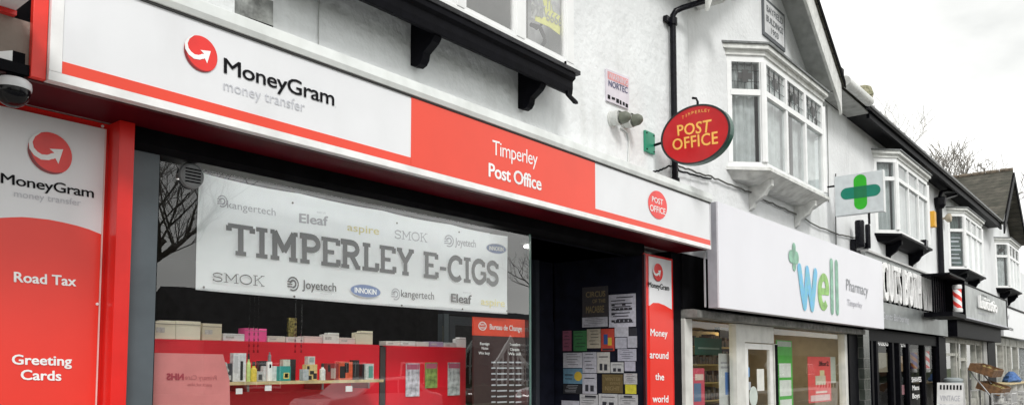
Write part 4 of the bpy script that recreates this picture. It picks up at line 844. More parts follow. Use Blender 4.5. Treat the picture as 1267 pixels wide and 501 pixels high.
canted_bay(ph, B2['xl'], B2['xr'], B2['d'], 4.62, 6.38, 5.80, 3, leaded=True, brk=WHITET, soff=WHITET)
bb = M(); YB0 = 4.50
for s in (-1, 1):                                 # barge boards
    e = 15.30-AX; pts = [(AX, AZ), (AX+s*e, AZ-e*SLP), (AX+s*e, AZ-e*SLP-.60), (AX+s*(e-.12), AZ-(e-.12)*SLP-.50), (AX, AZ-.46)]
    bb.prism([(x, YB0, z) for x, z in pts], (0, .05, 0))
bb.build('barge_board', WHITET, ph)
sf_ = M()
for s in (-1, 1):
    pts = [(AX, AZ-.08), (AX+s*(e-.02), AZ-.08-(e-.02)*SLP), (AX+s*(e-.02), AZ-.12-(e-.02)*SLP), (AX, AZ-.12)]
    sf_.prism([(x, YB0+.051, z) for x, z in pts], (0, .448, 0))
sf_.build('gable_soffit', mat('grey_soffit', (.40, .41, .40), .8, var=.1, dirt=.3), ph)
rg = M()
for s in (-1, 1):
    pts = [(AX, AZ+.09), (AX+s*(e+.08), AZ+.09-(e+.08)*SLP), (AX+s*(e+.08), AZ+.005-(e+.08)*SLP), (AX, AZ+.005)]
    rg.prism([(x, YB0-.04, z) for x, z in pts], (0, 5.5, 0))
rg.build('roof', SLATE, ph)
vg = M()
for s in (-1, 1): vg.prism([(AX, YB0-.055, AZ+.13), (AX+s*(e+.1), YB0-.055, AZ+.13-(e+.1)*SLP), (AX+s*(e+.1), YB0-.055, AZ+.003-(e+.1)*SLP), (AX, YB0-.055, AZ+.003)], (0, .014, 0))
vg.build('verge', BLACKM, ph); roof_slab(ph, 15.4, 17.3)
M().box(15.2, 15.42, YB0-.02, YB0+.2, 7.07, 7.25).build('verge_end', mat('dark_verge', (.03, .03, .03), .8), ph)
gt = M().tube([(15.4, 4.46, 7.02), (17.0, 4.46, 7.03)], .10, 14); gt.build('gutter', WHITET, ph, smooth=True)
M().box(15.5, 17.3, 4.56, 4.98, 6.88, 6.92).build('eaves_soffit', mat('grey_soffit', (0, 0, 0)), ph)
# left foot of the gable: gutter end and timbers
ft = M().tube([(9.6, 4.62, 6.86), (10.45, 4.5, 6.88)], .085, 14); ft.build('gutter_end', WHITET, ph, smooth=True)
M().prism([(9.9, 4.6, 6.80), (10.3, 4.6, 6.74), (10.45, 4.6, 6.86), (10.2, 4.6, 7.0)], (0, .38, 0)).build('eaves_timber', WHITET, ph)
pq = thing('wall_plaque', W(956, 50, 4.97), 'framed stone plaque with BAYFIELD BUILDINGS high on the gable', 'plaque')
a = prect(942, 969.5, 7, 54, 4.975); M().box(12.70, 13.70, 4.97, 4.999, 7.18, 7.86).build('frame', mat('dark_plaque_frame', (.12, .13, .14), .6, bump=.3), pq); M().box(12.755, 13.645, 4.965, 4.9695, 7.235, 7.805).build('tablet', mat('tablet_white', (.62, .63, .64), .7, var=.1, bump=.4), pq)
for s_, x0, x1, z0, z1 in (('BAYFIELD', 12.84, 13.58, 7.63, 7.74), ('BUILDINGS', 12.82, 13.58, 7.45, 7.56), ('1903', 13.02, 13.36, 7.29, 7.39)):
    txt('lettering', s_, qbox(x0, x1, z0, z1, 4.962), mat('slate_ink', (.13, .14, .15), .7), pq, .02)
kn = thing('chimney_pot', W(1068, 136, 4.9), 'mossy broken chimney pot on the party wall at the end of the white gutter', 'chimney pot')
q = W(1067.5, 137, 5.0); c = M(); rn = random.Random(5)
for k in range(6):
    z = q[2]-.20+k*.13; r = .2+.03*sin(k*2)
    for j in range(12): t = 2*pi*j/12; rr = r*(1+rn.uniform(-.14, .14)); c.v.append((q[0]+rr*cos(t), 5.0+rr*sin(t), z+rn.uniform(-.03, .03)+(rn.uniform(-.02, .08) if k == 5 else 0)))
for k in range(5):
    for j in range(12): c.f.append([k*12+j, k*12+(j+1) % 12, (k+1)*12+(j+1) % 12, (k+1)*12+j])
c.f += [list(range(11, -1, -1)), list(range(60, 72))]; c.build('pot', STONE, kn)

# --- pharmacy shop front
WB, WT = 2.366, 3.788
ws = thing('fascia_sign', (13.7, 4.5, WB), 'tall white pharmacy fascia sign with blue and green well lettering', 'sign')
M().box(9.77, 17.75, 4.50, 4.53, WB, WT).build('board', mat('pharmacy_white', (.74, .74, .79), .35, var=.015, scale=1), ws, bevel=.004)
M().box(9.773, 17.747, 4.531, 4.66, WB+.003, WT-.003).build('return', mat('grey_return', (.36, .36, .40), .5), ws)
YW = 4.492
wb = mat('well_blue', (.10, .36, .62), .4, var=.3, scale=9, var2=(.16, .48, .52)); wg = mat('well_green', (.26, .52, .12), .4, var=.2, scale=6); wt = mat('well_teal', (.20, .42, .30), .4, var=.2, scale=8)
def fat(path, w0, m_, name='lettering', e=0):     # rounded thick stroke in photo pixels
    P = [W(x, y, YW-e) for x, y in path]; mm_ = M(); L0, R0_ = [], []
    for i, p in enumerate(P):
        a, b = P[max(i-1, 0)], P[min(i+1, len(P)-1)]; dx, dz = b[0]-a[0], b[2]-a[2]; l = hypot(dx, dz)
        L0.append((p[0]-dz/l*w0, p[1], p[2]+dx/l*w0)); R0_.append((p[0]+dz/l*w0, p[1], p[2]-dx/l*w0))
    def cap(p, q_, s):
        dx, dz = q_[0]-p[0], q_[2]-p[2]; a0 = math.atan2(dz, dx); return [(q_[0]+w0*cos(a0+t), p[1], q_[2]+w0*sin(a0+t)) for t in [radians(90-180*k/8) for k in range(9)]]
    pts = L0+cap(P[-2], P[-1], 1)+R0_[::-1]+cap(P[1], P[0], 1)
    mm_.poly(pts); return mm_.build(name, m_, ws, fix=False)
xs = lambda u: 970+u/4.555
ys = lambda v: 290+v/4.555
zz = lambda L_: [(xs(a), ys(b)) for a, b in L_]
fat(zz([(57, 72), (59, 180)]), .075, wt, e=0); fat(zz([(41, 123), (71, 130)]), .105, wt, e=.002)
fat(zz([(88, 192), (104, 320), (118, 398)]), .092, wb); fat(zz([(118, 398), (128, 290), (132, 205)]), .092, wb, e=.001); fat(zz([(132, 205), (148, 330), (160, 406)]), .092, wb, e=.002); fat(zz([(160, 406), (170, 310), (178, 218)]), .092, wb, e=.003)
ring = M(); qe = Q((xs(192), ys(213)), (xs(256), ys(222)), (xs(256), ys(432)), (xs(192), ys(424)), YW)
for i in range(30):
    t0, t1 = radians(-38+i*318/30*1.0), radians(-38+(i+1)*318/30)
    t0, t1 = radians(12+i*302/30), radians(12+(i+1)*302/30)
    ring.poly([quadpt(qe, .5+.5*rx*cos(t), .5+.5*ry*sin(t)) for (rx, ry), t in (((.38, .58), t0), ((.38, .58), t1), ((1, 1), t1), ((1, 1), t0))])
ring.poly([(lambda a: (a[0], a[1]-.001, a[2]))(quadpt(qe, u, v)) for u, v in ((.1, .42), (.97, .42), (.99, .6), (.1, .6))])
ring.build('lettering', wg, ws, fix=False)
fat(zz([(268, 160), (273, 425)]), .085, wt); fat(zz([(296, 168), (302, 430)]), .085, wt)
PGY = mat('soft_grey_ink', (.30, .31, .33), .5)
txt('lettering', 'Pharmacy', Q((xs(352), ys(248)), (xs(476), ys(285)), (xs(474), ys(345)), (xs(352), ys(312)), YW), PGY, ws, -.004)
txt('lettering', 'Timperley', Q((xs(357), ys(362)), (xs(442), ys(382)), (xs(441), ys(412)), (xs(357), ys(400)), YW), TXTG, ws, -.004)
cp = thing('shutter_canopy', (13, 4.9, 2.2), 'weathered grey shutter box under the pharmacy sign', 'canopy')
M().prism([(9.72, 4.80, 2.25), (9.72, 4.80, 2.34), (9.72, 4.86, 2.362), (9.72, 5.1, 2.362), (9.72, 5.1, 2.25)], (7.75, 0, 0)).build('box', mat('weathered_grey', (.19, .19, .18), .7, var=.3, scale=8, bump=.3), cp)
pf = thing('glazed_shopfront', (13.5, 5.0, 0), 'white framed pharmacy shop front with a door between two windows', 'shop front')
WF = mat('aged_white_frame', (.60, .60, .57), .5, var=.06)
f_ = M(); f_.box(9.71, 9.93, 4.98, 5.1, 0, 2.24); f_.box(11.38, 11.70, 4.98, 5.1, 0, 2.24); f_.box(11.70, 12.9, 4.99, 5.08, 1.965, 2.24); f_.box(12.885, 13.03, 4.98, 5.08, 0, 1.96)
f_.box(16.62, 16.78, 4.97, 5.1, 0, 2.24); f_.box(13.03, 16.62, 4.985, 5.09, .3, .42); f_.box(9.93, 11.38, 4.985, 5.09, .3, .42)
f_.build('frame', WF, pf, bevel=.004)
M().box(9.93, 11.38, 5.0, 5.08, 0, .3).build('stall_riser', WF, pf); M().box(13.03, 16.62, 5.0, 5.08, 0, .3).build('stall_riser', WF, pf)
M().box(9.93, 11.38, 5.04, 5.046, .42, 2.24).build('pane', GLASS3, pf); M().box(13.03, 16.62, 5.04, 5.046, .42, 2.24).build('pane', GLASS3, pf)
d_ = M(); d_.box(11.72, 11.85, 5.0, 5.05, .02, 1.95); d_.box(12.73, 12.86, 5.0, 5.05, .02, 1.95); d_.box(11.85, 12.73, 5.0, 5.05, .02, .3); d_.box(11.85, 12.73, 5.0, 5.05, 1.86, 1.95)
d_.build('door', mat('door_white', (.72, .72, .70), .4), pf); M().box(11.85, 12.73, 5.02, 5.026, .3, 1.86).build('pane', GLASS3, pf)
M().box(12.90, 13.02, 4.975, 4.979, 0, 1.95).build('black_gap', BLACKM, pf)
M().box(16.9, 17.5, 4.97, 5.2, 0, 2.25).build('black_pillar', BLACK, pf)
tm = room(9.75, 16.8, 5.12, 9.5, .01, 2.6); tm.build('interior', mat('shop_cream', (.34, .29, .2), .8), pf)
M().box(9.8, 16.7, 5.13, 9.4, 2.42, 2.45).build('ceiling', mat('warm_ceiling', (.60, .38, .11), .7), pf)
M().box(13.45, 14.6, 6.2, 6.3, .01, 2.3).build('partition', NAVY, pf)
for x, lb in ((10.6, 'warm lit ceiling panel over the left pharmacy window'), (13.8, 'warm lit ceiling panel in the middle of the pharmacy'), (15.6, 'warm lit ceiling panel over the right pharmacy window')):
    t = thing('ceiling_light', (x, 5.9, 2.40), lb, 'lamp', 'lit ceiling panels in the pharmacy')
    M().box(x-.5, x+.5, 5.6, 6.2, 2.40, 2.419).build('frame', WHITEP, t); M().box(x-.46, x+.46, 5.64, 6.16, 2.394, 2.399).build('diffuser', mat('lit_panel', (1, .84, .58), .5, emit=5), t)
def flatq(name, lb, cat, px, Y, c, kids=(), grp=None, th=.006):
    x0, x1, y0, y1 = px; a = prect(x0, x1, y0, y1, Y); t = thing(name, ((a[0]+a[1])/2, Y, a[2]), lb, cat, grp)
    M().box(a[0], a[1], Y, Y+th, a[2], a[3]).build('sheet', mat('fq_%.2f_%.2f_%.2f' % c, c, .5, var=.06, scale=6), t)
    for i, (u0, u1, v0, v1, c2, nm) in enumerate(kids):
        M().box(a[0]+(a[1]-a[0])*u0, a[0]+(a[1]-a[0])*u1, Y-.003-.0015*i, Y-.0015-.0015*i, a[2]+(a[3]-a[2])*v0, a[2]+(a[3]-a[2])*v1).build(nm, mat('fq_%.2f_%.2f_%.2f' % c2, c2, .5), t)
    return t, a
GW = (.70, .72, .70)
t, a = flatq('window_poster', 'tall green poster with three white sheets in the pharmacy window', 'poster', (961.5, 981, 421, 530), 5.12, (.06, .42, .04),
      [(.06, .94, .93, .99, (.4, .45, .4), 'heading'), (.14, .88, .58, .74, GW, 'paper'), (.14, .88, .37, .55, GW, 'paper'), (.14, .88, .14, .33, GW, 'paper')])
t, a = flatq('window_poster', 'bright red offer poster in the right of the pharmacy window', 'poster', (1000, 1028, 441, 497), 5.10, (.72, .06, .06), [(.3, .75, .38, .58, (.55, .50, .38), 'product_picture'), (.5, .7, .58, .7, (.6, .55, .3), 'product_picture'), (.3, .8, .2, .24, (.75, .6, .55), 'small_print')])
txt('lettering', '3for2', qbox(a[0]+(a[1]-a[0])*.45, a[0]+(a[1]-a[0])*.9, a[2]+(a[3]-a[2])*.80, a[2]+(a[3]-a[2])*.9, 5.092), TXT, t, .02)
M().box(a[0]+.1, a[1]-.1, 5.094, 5.097, a[2]+(a[3]-a[2])*.03, a[2]+(a[3]-a[2])*.16).build('foot_band', mat('fq_white', (.7, .5, .5), .5), t)
flatq('window_poster', 'white sheet behind the edge of the red offer poster', 'poster', (1022, 1034, 441, 473), 5.14, (.45, .48, .42))
flatq('window_poster', 'tall white banner with a blue mark in the left pharmacy window', 'poster', (890, 904.5, 437, 530), 5.15, (.52, .53, .53), [(.5, .85, .45, .75, (.08, .18, .45), 'blue_mark'), (.15, .7, .86, .89, (.3, .3, .32), 'heading'), (.15, .8, .80, .83, (.3, .3, .32), 'heading')])
flatq('window_poster', 'crimson poster at the left edge of the pharmacy window', 'poster', (857, 872, 455, 530), 5.13, (.50, .05, .09), [(.1, .7, .45, .75, (.08, .14, .25), 'picture'), (.2, .9, .8, .9, (.6, .45, .4), 'picture')])
DN = 'notices stuck on the pharmacy door'
flatq('door_notice', 'blue sticker on the pharmacy door glass', 'notice', (921.5, 927.5, 454, 466), 5.01, (.08, .25, .5), grp=DN); flatq('door_notice', 'white sheet on the right of the pharmacy door glass', 'notice', (937, 945.5, 456, 483), 5.01, (.66, .66, .62), grp=DN)
flatq('door_notice', 'small round dark badge notice on the pharmacy door', 'notice', (924, 929, 472, 482), 5.008, (.35, .38, .42), grp=DN)
q = W(932.5, 490, 5.008); solo(M().lathe(q, [(.16, 0), (.16, .004)], 24, 'y').build('door_notice', mat('pale_disc', (.5, .56, .52), .5)), 'large pale round notice low on the pharmacy door', 'notice', DN)
flatq('door_notice', 'white slip at the lower left of the pharmacy door', 'notice', (922, 926.5, 485, 500), 5.01, (.66, .66, .66), grp=DN)
sv_ = thing('shelving_unit', (12.5, 6.0, 0), 'pharmacy shelving stacked with packets behind the left window', 'shelving')
shm = M()
for k in range(6): shm.box(11.6, 13.4, 5.9, 6.2, .4+k*.3, .425+k*.3)
shm.box(11.6, 13.4, 6.2, 6.23, .1, 2.2); shm.build('shelf', mat('shelf_wood', (.6, .42, .16), .5), sv_)
gm = M(); rn = random.Random(2)
for k in range(6):
    x = 11.62
    while x < 13.3: w_ = rn.uniform(.05, .12); gm.box(x, x+w_, 5.92, 6.15, .427+k*.3, .427+k*.3+rn.uniform(.1, .22)); x += w_+.02
gm.build('packets', mat('dark_packets', (.16, .1, .08), .5, var=.6, scale=12, var2=(.03, .05, .08)), sv_)
flatq('hanging_sign', 'dark green hanging shelf header in the left pharmacy window', 'sign', (860, 893, 418, 439), 5.5, (.02, .12, .09), [(.1, .9, .35, .45, (.3, .45, .4), 'small_print')])
# green cross
XC = 15.7
gc = thing('projecting_sign', (XC, 4.9, 4.5), 'square white projecting sign with a green pharmacy cross', 'sign')
ya, yb2 = WX(1092.5, 235, XC)[1], 4.80
M().box(XC, XC+.12, ya, yb2, 4.49, 5.27).build('box', mat('cross_white', (.60, .64, .66), .35), gc, bevel=.004); M().box(XC-.004, XC+.124, ya-.012, ya, 4.48, 5.28).build('edge_trim', mat('light_trim', (.7, .72, .72), .4), gc)
cy, cz = WX(1064.5, 237.5, XC)[1], WX(1064.5, 237.5, XC)[2]
def pill(c0, c1, r, e): # stadium in the plane X
    (y0, z0), (y1, z1) = c0, c1; a0 = math.atan2(z1-z0, y1-y0); pts = [(y1+r*cos(a0+t), z1+r*sin(a0+t)) for t in [radians(-90+18*k) for k in range(11)]]+[(y0+r*cos(a0+t), z0+r*sin(a0+t)) for t in [radians(90+18*k) for k in range(11)]]
    return M().prism([(XC-e, y, z) for y, z in pts], (.0015, 0, 0))
pill((cy, cz-.22), (cy, cz+.22), .118, .0025).build('cross_upright', mat('leaf_green', (.03, .42, .02), .35), gc)
pill((cy-.25, cz+.0), (cy+.25, cz+.0), .112, .0045).build('cross_bar', mat('teal_green', (.008, .21, .14), .35), gc)
M().box(XC-.006, XC-.0046, cy-.117, cy+.117, cz-.111, cz+.111).build('cross_centre', mat('dark_teal', (.01, .17, .07), .35), gc)
M().tube([(XC+.06, 4.82, 5.1), (XC+.06, 5.0, 5.1)], .02, 8).build('arm', PB, gc); M().tube([(XC+.06, 4.2, 4.49), (XC+.06, 4.2, 4.28)], .022, 8).build('drop_rod', PB, gc)
bl = thing('floodlight', W(1066, 300, 4.8), 'pair of black upright boxes fixed to the wall under the green cross', 'wall box')
for x0, x1, y0, y1, Y in ((1058, 1069.5, 273, 306, 4.80), (1070.5, 1077, 278, 307, 4.82)):
    a = prect(x0, x1, y0, y1, Y); r = (x1-x0)/2*((a[0]+a[1])/2*.771+Y*.637)/975; M().lathe(((a[0]+a[1])/2, Y, a[2]), [(r*.9, 0), (r, .04), (r, a[3]-a[2]-.04), (r*.85, a[3]-a[2])], 12).build('casing', PB, bl, smooth=True)
a = prect(1060, 1075, 300, 325, 4.86); M().box(a[0], a[1], 4.86, 4.98, 3.70, 4.25).build('base', PB, bl)

# --- barber building (dark eaves)
b3 = thing('shop_building', (25.8, 5, 0), 'white building with dark eaves over the barber and the next shop', 'building')
BX = [(19.25, 23.15), (27.35, 31.2)]
wall_open(17.355, 34.6, 3.1, 6.93, WY, 5.3, [(a+.08, b-.08, 4.64, 6.45) for a, b in BX]).build('wall', RENDER2, b3)
M().box(17.355, 34.6, 5.01, 5.3, 2.46, 3.098).build('lintel', BLACKM, b3)
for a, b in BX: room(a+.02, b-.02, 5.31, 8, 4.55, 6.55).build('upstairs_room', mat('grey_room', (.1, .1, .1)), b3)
wall_open(17.355, 34.6, 0, 6.9, 14, 14.3, [(22, 23, 4, 5)]).build('rear_wall', RENDER, b3)
canted_bay(b3, BX[0][0], BX[0][1], .40, 4.64, 6.42, 5.93, 3, soff=BLACK, sillm=BLACK, curtain=mat('pale_blind', (.42, .44, .44), .8))
canted_bay(b3, BX[1][0], BX[1][1], .40, 4.58, 6.34, 5.80, 3, soff=BLACK, sillm=BLACK, blind=True, curtain=mat('dark_net', (.10, .13, .12), .8))
roof_slab(b3, 17.3, 34.9)
M().tube([(17.0, 4.5, 6.97), (35.0, 4.5, 7.03)], .065, 10).build('gutter', PB, b3, smooth=True)
M().box(17.3, 34.9, 4.54, 4.60, 6.78, 6.95).build('fascia_board', BLACK, b3); M().box(17.3, 34.9, 4.60, 4.995, 6.87, 6.91).build('eaves_soffit', BLACK, b3)
tr_ = M()
for k in range(34): tr_.box(17.5+k*.51, 17.55+k*.51, 4.49, 4.51, 7.03, 7.09)
tr_.build('gutter_clip', mat('clip_grey', (.4, .4, .38), .6), b3)
wp = thing('window_poster', (27.5, 4.9, 4.7), 'dark teal window advert with rows of white lettering in the bay beside the far downpipe', 'poster')
_A, _B = (27.35, 5.0), (27.75, 4.60)
m = M(); seg_box(m, _A, _B, .09, .47, -.06, -.055, 4.70, 5.72); m.build('sheet', mat('dark_teal_sheet', (.05, .08, .075), .5, var=.5, scale=5), wp)
m = M()
for k in range(7): z = 4.78+k*.13; seg_box(m, _A, _B, .12, .44-.03*(k % 3), -.0545, -.051, z, z+(.05 if k % 2 else .025))
m.build('white_rows', TXTP, wp)
# barber front
cf = thing('fascia_sign', (21.5, 4.7, 2.43), 'grey barber fascia with tall white CUTS BOTH WAYS letters', 'sign')
M().box(17.5, 25.3, 4.76, 4.85, 3.02, 4.0).build('letter_board', GREYM, cf)
M().box(17.5, 25.3, 4.72, 4.755, 2.43, 3.0).build('lower_board', mat('brushed_grey', (.24, .26, .26), .35, metal=.4, var=.12, scale=3), cf)
M().box(17.5, 25.4, 4.70, 4.95, 4.0, 4.04).build('top_cap', mat('pale_cap', (.5, .5, .5), .5), cf)
o_ = txt('lettering', 'CUTS BOTH WAYS', qbox(18.35, 23.9, 3.03, 3.87, 4.66), TXTW, cf, 0, ext=.06, spacing=1.12)
sh_ = txt('letter_sides', 'CUTS BOTH WAYS', qbox(18.42, 23.98, 3.02, 3.87, 4.73), BLACK, cf, .012, ext=.05, spacing=1.12)
txt('lettering', "Gents Barbering", qbox(18.5, 20.8, 2.63, 2.78, 4.714), TXTP, cf, 0)
bf = thing('glazed_shopfront', (21.6, 5.0, 0), 'black glazed barber shop front with glass doors', 'shop front')
m = M(); m.box(17.95, 18.0, 4.9, 5.1, 0, 2.42); m.box(17.95, 25.9, 4.95, 5.1, 2.15, 2.42)
for x in (18.35, 18.75, 20.1, 20.7, 21.6, 23.3): m.box(x, x+.14, 4.93, 5.08, 0, 2.15)
m.box(25.0, 25.9, 4.9, 5.1, 0, 2.42); m.build('frame', BLACK, bf)
for a, b in ((18.49, 18.75), (18.89, 20.1), (20.84, 21.6), (21.74, 23.3), (23.44, 25.0)): M().box(a, b, 5.0, 5.006, .1, 2.15).build('pane', GLASS4, bf)
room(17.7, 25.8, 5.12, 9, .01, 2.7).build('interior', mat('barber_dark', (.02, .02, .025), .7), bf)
tl = brickmat('black_tiles', (.03, .035, .035), (.05, .06, .055), (.12, .12, .12), .22, .22, .006, .15)
bp_ = thing('tiled_pillar', (17.7, 4.9, 0), 'dark tiled pillar between the pharmacy and the barber', 'pillar')
M().box(17.52, 17.94, 4.86, 5.2, 0, 2.36).build('shaft', tl, bp_)
wl = flatq('window_poster', 'narrow tall white notice strip at the left edge of the barber window', 'poster', (1072.5, 1077, 416, 530), 4.92, (.45, .5, .52), [(.1, .9, .5, .51, (.1, .1, .1), 'gap')])[0]
for s_, x0, x1, y0, y1 in (('BARBERS', 1083, 1099, 420.5, 427), ('OPEN', 1109, 1120, 423, 428.5), ('SHAVES', 1128, 1140, 466, 472), ('Mens', 1129, 1137.5, 476, 482), ('Boys', 1129, 1138, 486, 492)):
    a = prect(x0, x1, y0, y1, 4.99); txt('lettering', s_, qbox(a[0], a[1], a[2], a[3], 4.992), TXTW, bf, .03)
for x0, x1, y0, y1, c, lb in ((1084, 1098, 436, 460, (.35, .33, .24), 'green grey picture in the barber door glass'), (1109, 1117, 440, 459, (.42, .30, .18), 'brown portrait picture in the second barber pane'), (1111, 1119, 476, 488, (.62, .30, .34), 'pink card in the second barber pane')):
    flatq('window_poster', lb, 'poster', (x0, x1, y0, y1), 5.03, c)
def barber_pole(x, y0, y1, Y, wpx, lb, cols=((.72, .05, .04), (.82, .82, .82))):
    a = prect(x-wpx/2, x+wpx/2, y0, y1, Y); cx, z0, z1 = (a[0]+a[1])/2, a[2], a[3]; h = z1-z0; r = wpx/2*(cx*.771+Y*.637)/975
    t = thing('barber_pole', (cx, Y, z0), lb, 'barber pole', 'barber poles')
    nn, mm2 = 24, 24; verts = [[], []]; za, zb = z0+h*.17, z1-h*.17
    for ci in (0, 1):
        g = M()
        for j in range(mm2):
            for i in range(nn):
                if (((i+j) // 6) % 2) == ci:
                    q_ = [(cx+r*.86*cos(2*pi*ii/nn), Y+r*.86*sin(2*pi*ii/nn), za+(zb-za)*jj/mm2) for ii, jj in ((i, j), (i+1, j), (i+1, j+1), (i, j+1))]; g.poly(q_)
        g.build('stripe', mat('pole_%.2f_%.2f' % cols[ci][:2], cols[ci], .3, emit=.12), t, fix=False)
    for zz_, s in ((z0, 1), (zb, 1)): M().lathe((cx, Y, zz_), [(r*.8, 0), (r, h*.03), (r, h*.13), (r*.9, h*.168)], 16).build('end_cap', mat('cap_white', (.7, .7, .7), .3), t, smooth=True)
    return t, cx, r, z0, z1
t, cx, r, z0, z1 = barber_pole(1184.5, 352.5, 386.5, 4.15, 11, 'red and white barber pole caged outside beside the next shop sign')
barber_pole(1145.5, 429, 460.5, 5.2, 9.5, 'red and white barber pole lit inside the barber window')
barber_pole(1131, 431, 460.5, 5.2, 9, 'dim orange and purple barber pole inside the window, left of the red one', ((.55, .22, .08), (.14, .08, .3)))
cg = thing('pole_cage', (cx, 4.4, z0), 'black barred cage holding the barber pole on the fascia', 'cage')
m = M(); y0_, y1_ = 4.3, 4.66
for k in range(6):
    x = cx-.25-k*.26; m.box(x-.025, x+.025, 4.40, 4.44, z0-.05, z1+.12)
m.build('bar', BLACK, cg); M().box(cx-1.7, cx+.25, 4.0, 4.66, z1+.12, z1+.17).build('top_plate', BLACK, cg); M().box(cx-1.5, cx+.25, 4.0, 4.66, z0-.16, z0-.05).build('base_plate', BLACK, cg)
M().box(cx+.18, cx+.22, 4.0, 4.66, z0-.05, z1+.12).build('back_plate', BLACK, cg)
# next shop
s4 = thing('fascia_sign', (30, 4.4, 3), 'grey box fascia sign with white raised lettering beyond the barber', 'sign')
M().box(26.0, 34.5, 4.45, 4.95, 3.0, 4.0).build('box', GREYM, s4)
fr = M(); fr.box(26.0, 34.5, 4.43, 4.449, 4.0, 4.04); fr.box(34.4, 34.5, 4.43, 4.449, 3.0, 4.0); fr.box(25.95, 34.5, 4.40, 4.97, 2.93, 2.98); fr.build('edge', BLACK, s4)
M().box(25.99, 34.4, 4.43, 4.447, 3.0, 3.05).build('lower_trim', TXTP, s4)
txt('lettering', 'Luicistio', qbox(28.35, 31.7, 3.42, 3.80, 4.38), TXTW, s4, .03, ext=.05); txt('lettering', 'lettings', qbox(28.6, 30.4, 3.24, 3.32, 4.442), TXTP, s4, 0)
txt('lettering', 'the', qbox(29.2, 30.3, 3.86, 3.92, 4.442), TXT, s4, 0)
M().box(26.0, 34.0, 4.6, 5.0, 2.45, 2.93).build('shutter_box', BLACK, s4)
f4 = thing('glazed_shopfront', (30, 5, 0), 'aged pale framed shop front under the grey box sign', 'shop front')
m = M()
for x in (26.0, 27.6, 28.0, 29.2, 30.9, 32.0): m.box(x, x+.16, 4.95, 5.1, 0, 2.45)
m.box(26, 32.2, 4.96, 5.08, 2.3, 2.45); m.box(28.0, 29.3, 4.965, 5.08, 1.75, 1.85); m.box(26, 28, 4.965, 5.08, 1.9, 1.98); m.box(26, 32.2, 4.965, 5.08, 0, .5)
m.build('frame', mat('old_frame', (.42, .42, .38), .6, var=.15), f4)
for a, b in ((26.16, 27.6), (28.16, 29.2), (29.36, 30.9), (31.06, 32.0)): M().box(a, b, 5.03, 5.036, .5, 2.3).build('pane', GLASS2, f4)
room(26.0, 33.9, 5.12, 8, .01, 2.7).build('interior', mat('grey_green_room', (.22, .22, .17), .8), f4)
M().box(32.2, 32.9, 4.9, 5.2, 0, 2.45).build('pilaster', mat('grey_pil', (.35, .35, .34), .6), f4); M().box(32.95, 34.6, 4.88, 5.2, 0, 3.0).build('black_pillar', BLACK, f4)
flatq('window_poster', 'yellow green poster behind the glass of the pale framed shop', 'poster', (1191, 1196, 437, 460), 5.06, (.55, .58, .10))
# black downpipe with alarm box
d2 = thing('downpipe', W(1163.5, 345, 4.93), 'black downpipe with swan neck beside the yellow alarm box', 'downpipe')
x2 = W(1163.5, 300, 4.9)[0]; M().tube([(x2, 4.9, 3.95), (x2, 4.9, 6.35)], .085, 12).build('pipe', PB, d2, smooth=True)
M().lathe((x2, 4.88, 6.2), [(.1, 0), (.17, .1), (.19, .3), (.12, .34)], 12).build('hopper', PB, d2)
M().tube([(x2, 4.88, 6.5), (x2+.05, 4.84, 6.68), (x2+.6, 4.74, 6.8), (x2+1.4, 4.62, 6.95)], .06, 10).build('elbow', PB, d2, smooth=True); M().tube([(x2+.1, 4.86, 6.45), (x2+.6, 4.8, 6.6), (x2+1.3, 4.66, 6.8)], .05, 10).build('branch', PB, d2, smooth=True)
a = prect(1155, 1160.5, 262, 281, 4.85); yb_ = thing('alarm_box', (a[0], 4.9, a[2]), 'yellow alarm box on the wall beside the far downpipe', 'alarm box')
M().box(a[0]+.1, a[0]+.35, 4.84, 4.99, a[2], a[3]).build('cover', mat('alarm_yellow', (.70, .36, .03), .45), yb_, bevel=.02)
q = W(1174.5, 269.5, 4.82); lm = thing('security_light', q, 'round beige wall light beside the far bay window', 'lamp')
M().lathe(q, [(.05, .12), (.12, .06), (.14, 0), (.12, -.05), (.04, -.07)], 18, 'y').build('shade', mat('beige_plastic', (.42, .36, .27), .5), lm, smooth=True); M().tube([(q[0], 4.9, q[2]), (q[0], 5.0, q[2])], .03, 8).build('arm', mat('beige_plastic', (0, 0, 0)), lm)
a = prect(1143.5, 1150.5, 296, 309, 4.6); o_ = M().box(a[0], a[0]+.22, 4.55, 4.95, a[2], a[3]-.05).build('junction_box', PB); solo(o_, 'small black box on the wall at the right foot of the middle bay', 'wall box')
# wall notices in the bay
wn = M(); rn = random.Random(4)

# --- end building with gable and slates
e4 = thing('shop_building', (37.7, 5, 0), 'far gabled building with mossy slate roof and dark barge boards', 'building')
G4, Z4 = 37.95, 9.57
w4 = wall_open(34.61, 41.8, 3.1, 7.0, WY, 5.3, [(36.4, 39.9, 4.7, 6.5)]); w4.prism([(34.9, WY, 7.001), (41.0, WY, 7.001), (G4, WY, Z4-.2)], (0, .3, 0)); w4.build('wall', RENDER2, e4)
room(36.3, 40.0, 5.31, 8, 4.6, 6.6).build('upstairs_room', mat('grey_room', (.1, .1, .1)), e4)
canted_bay(e4, 36.3, 40.0, .42, 4.68, 6.52, 5.95, 3, soff=BLACK, sillm=BLACK, leaded=True, blind=True)
m = M()
for s in (-1, 1): m.prism([(G4, 4.46, Z4), (G4+s*3.4, 4.46, Z4-3.4*.78), (G4+s*3.4, 4.46, Z4+.1-3.4*.78), (G4, 4.46, Z4+.1)], (0, 9, 0))
m.build('roof', SLATE, e4)
m = M()
for k in range(16): m.tube([(G4, 4.46+k*.5, Z4+.1), (G4, 4.93+k*.5, Z4+.12)], .09, 8)
m.build('ridge_tile', mat('ridge_brown', (.16, .13, .10), .9, var=.3, scale=10), e4)
m = M()
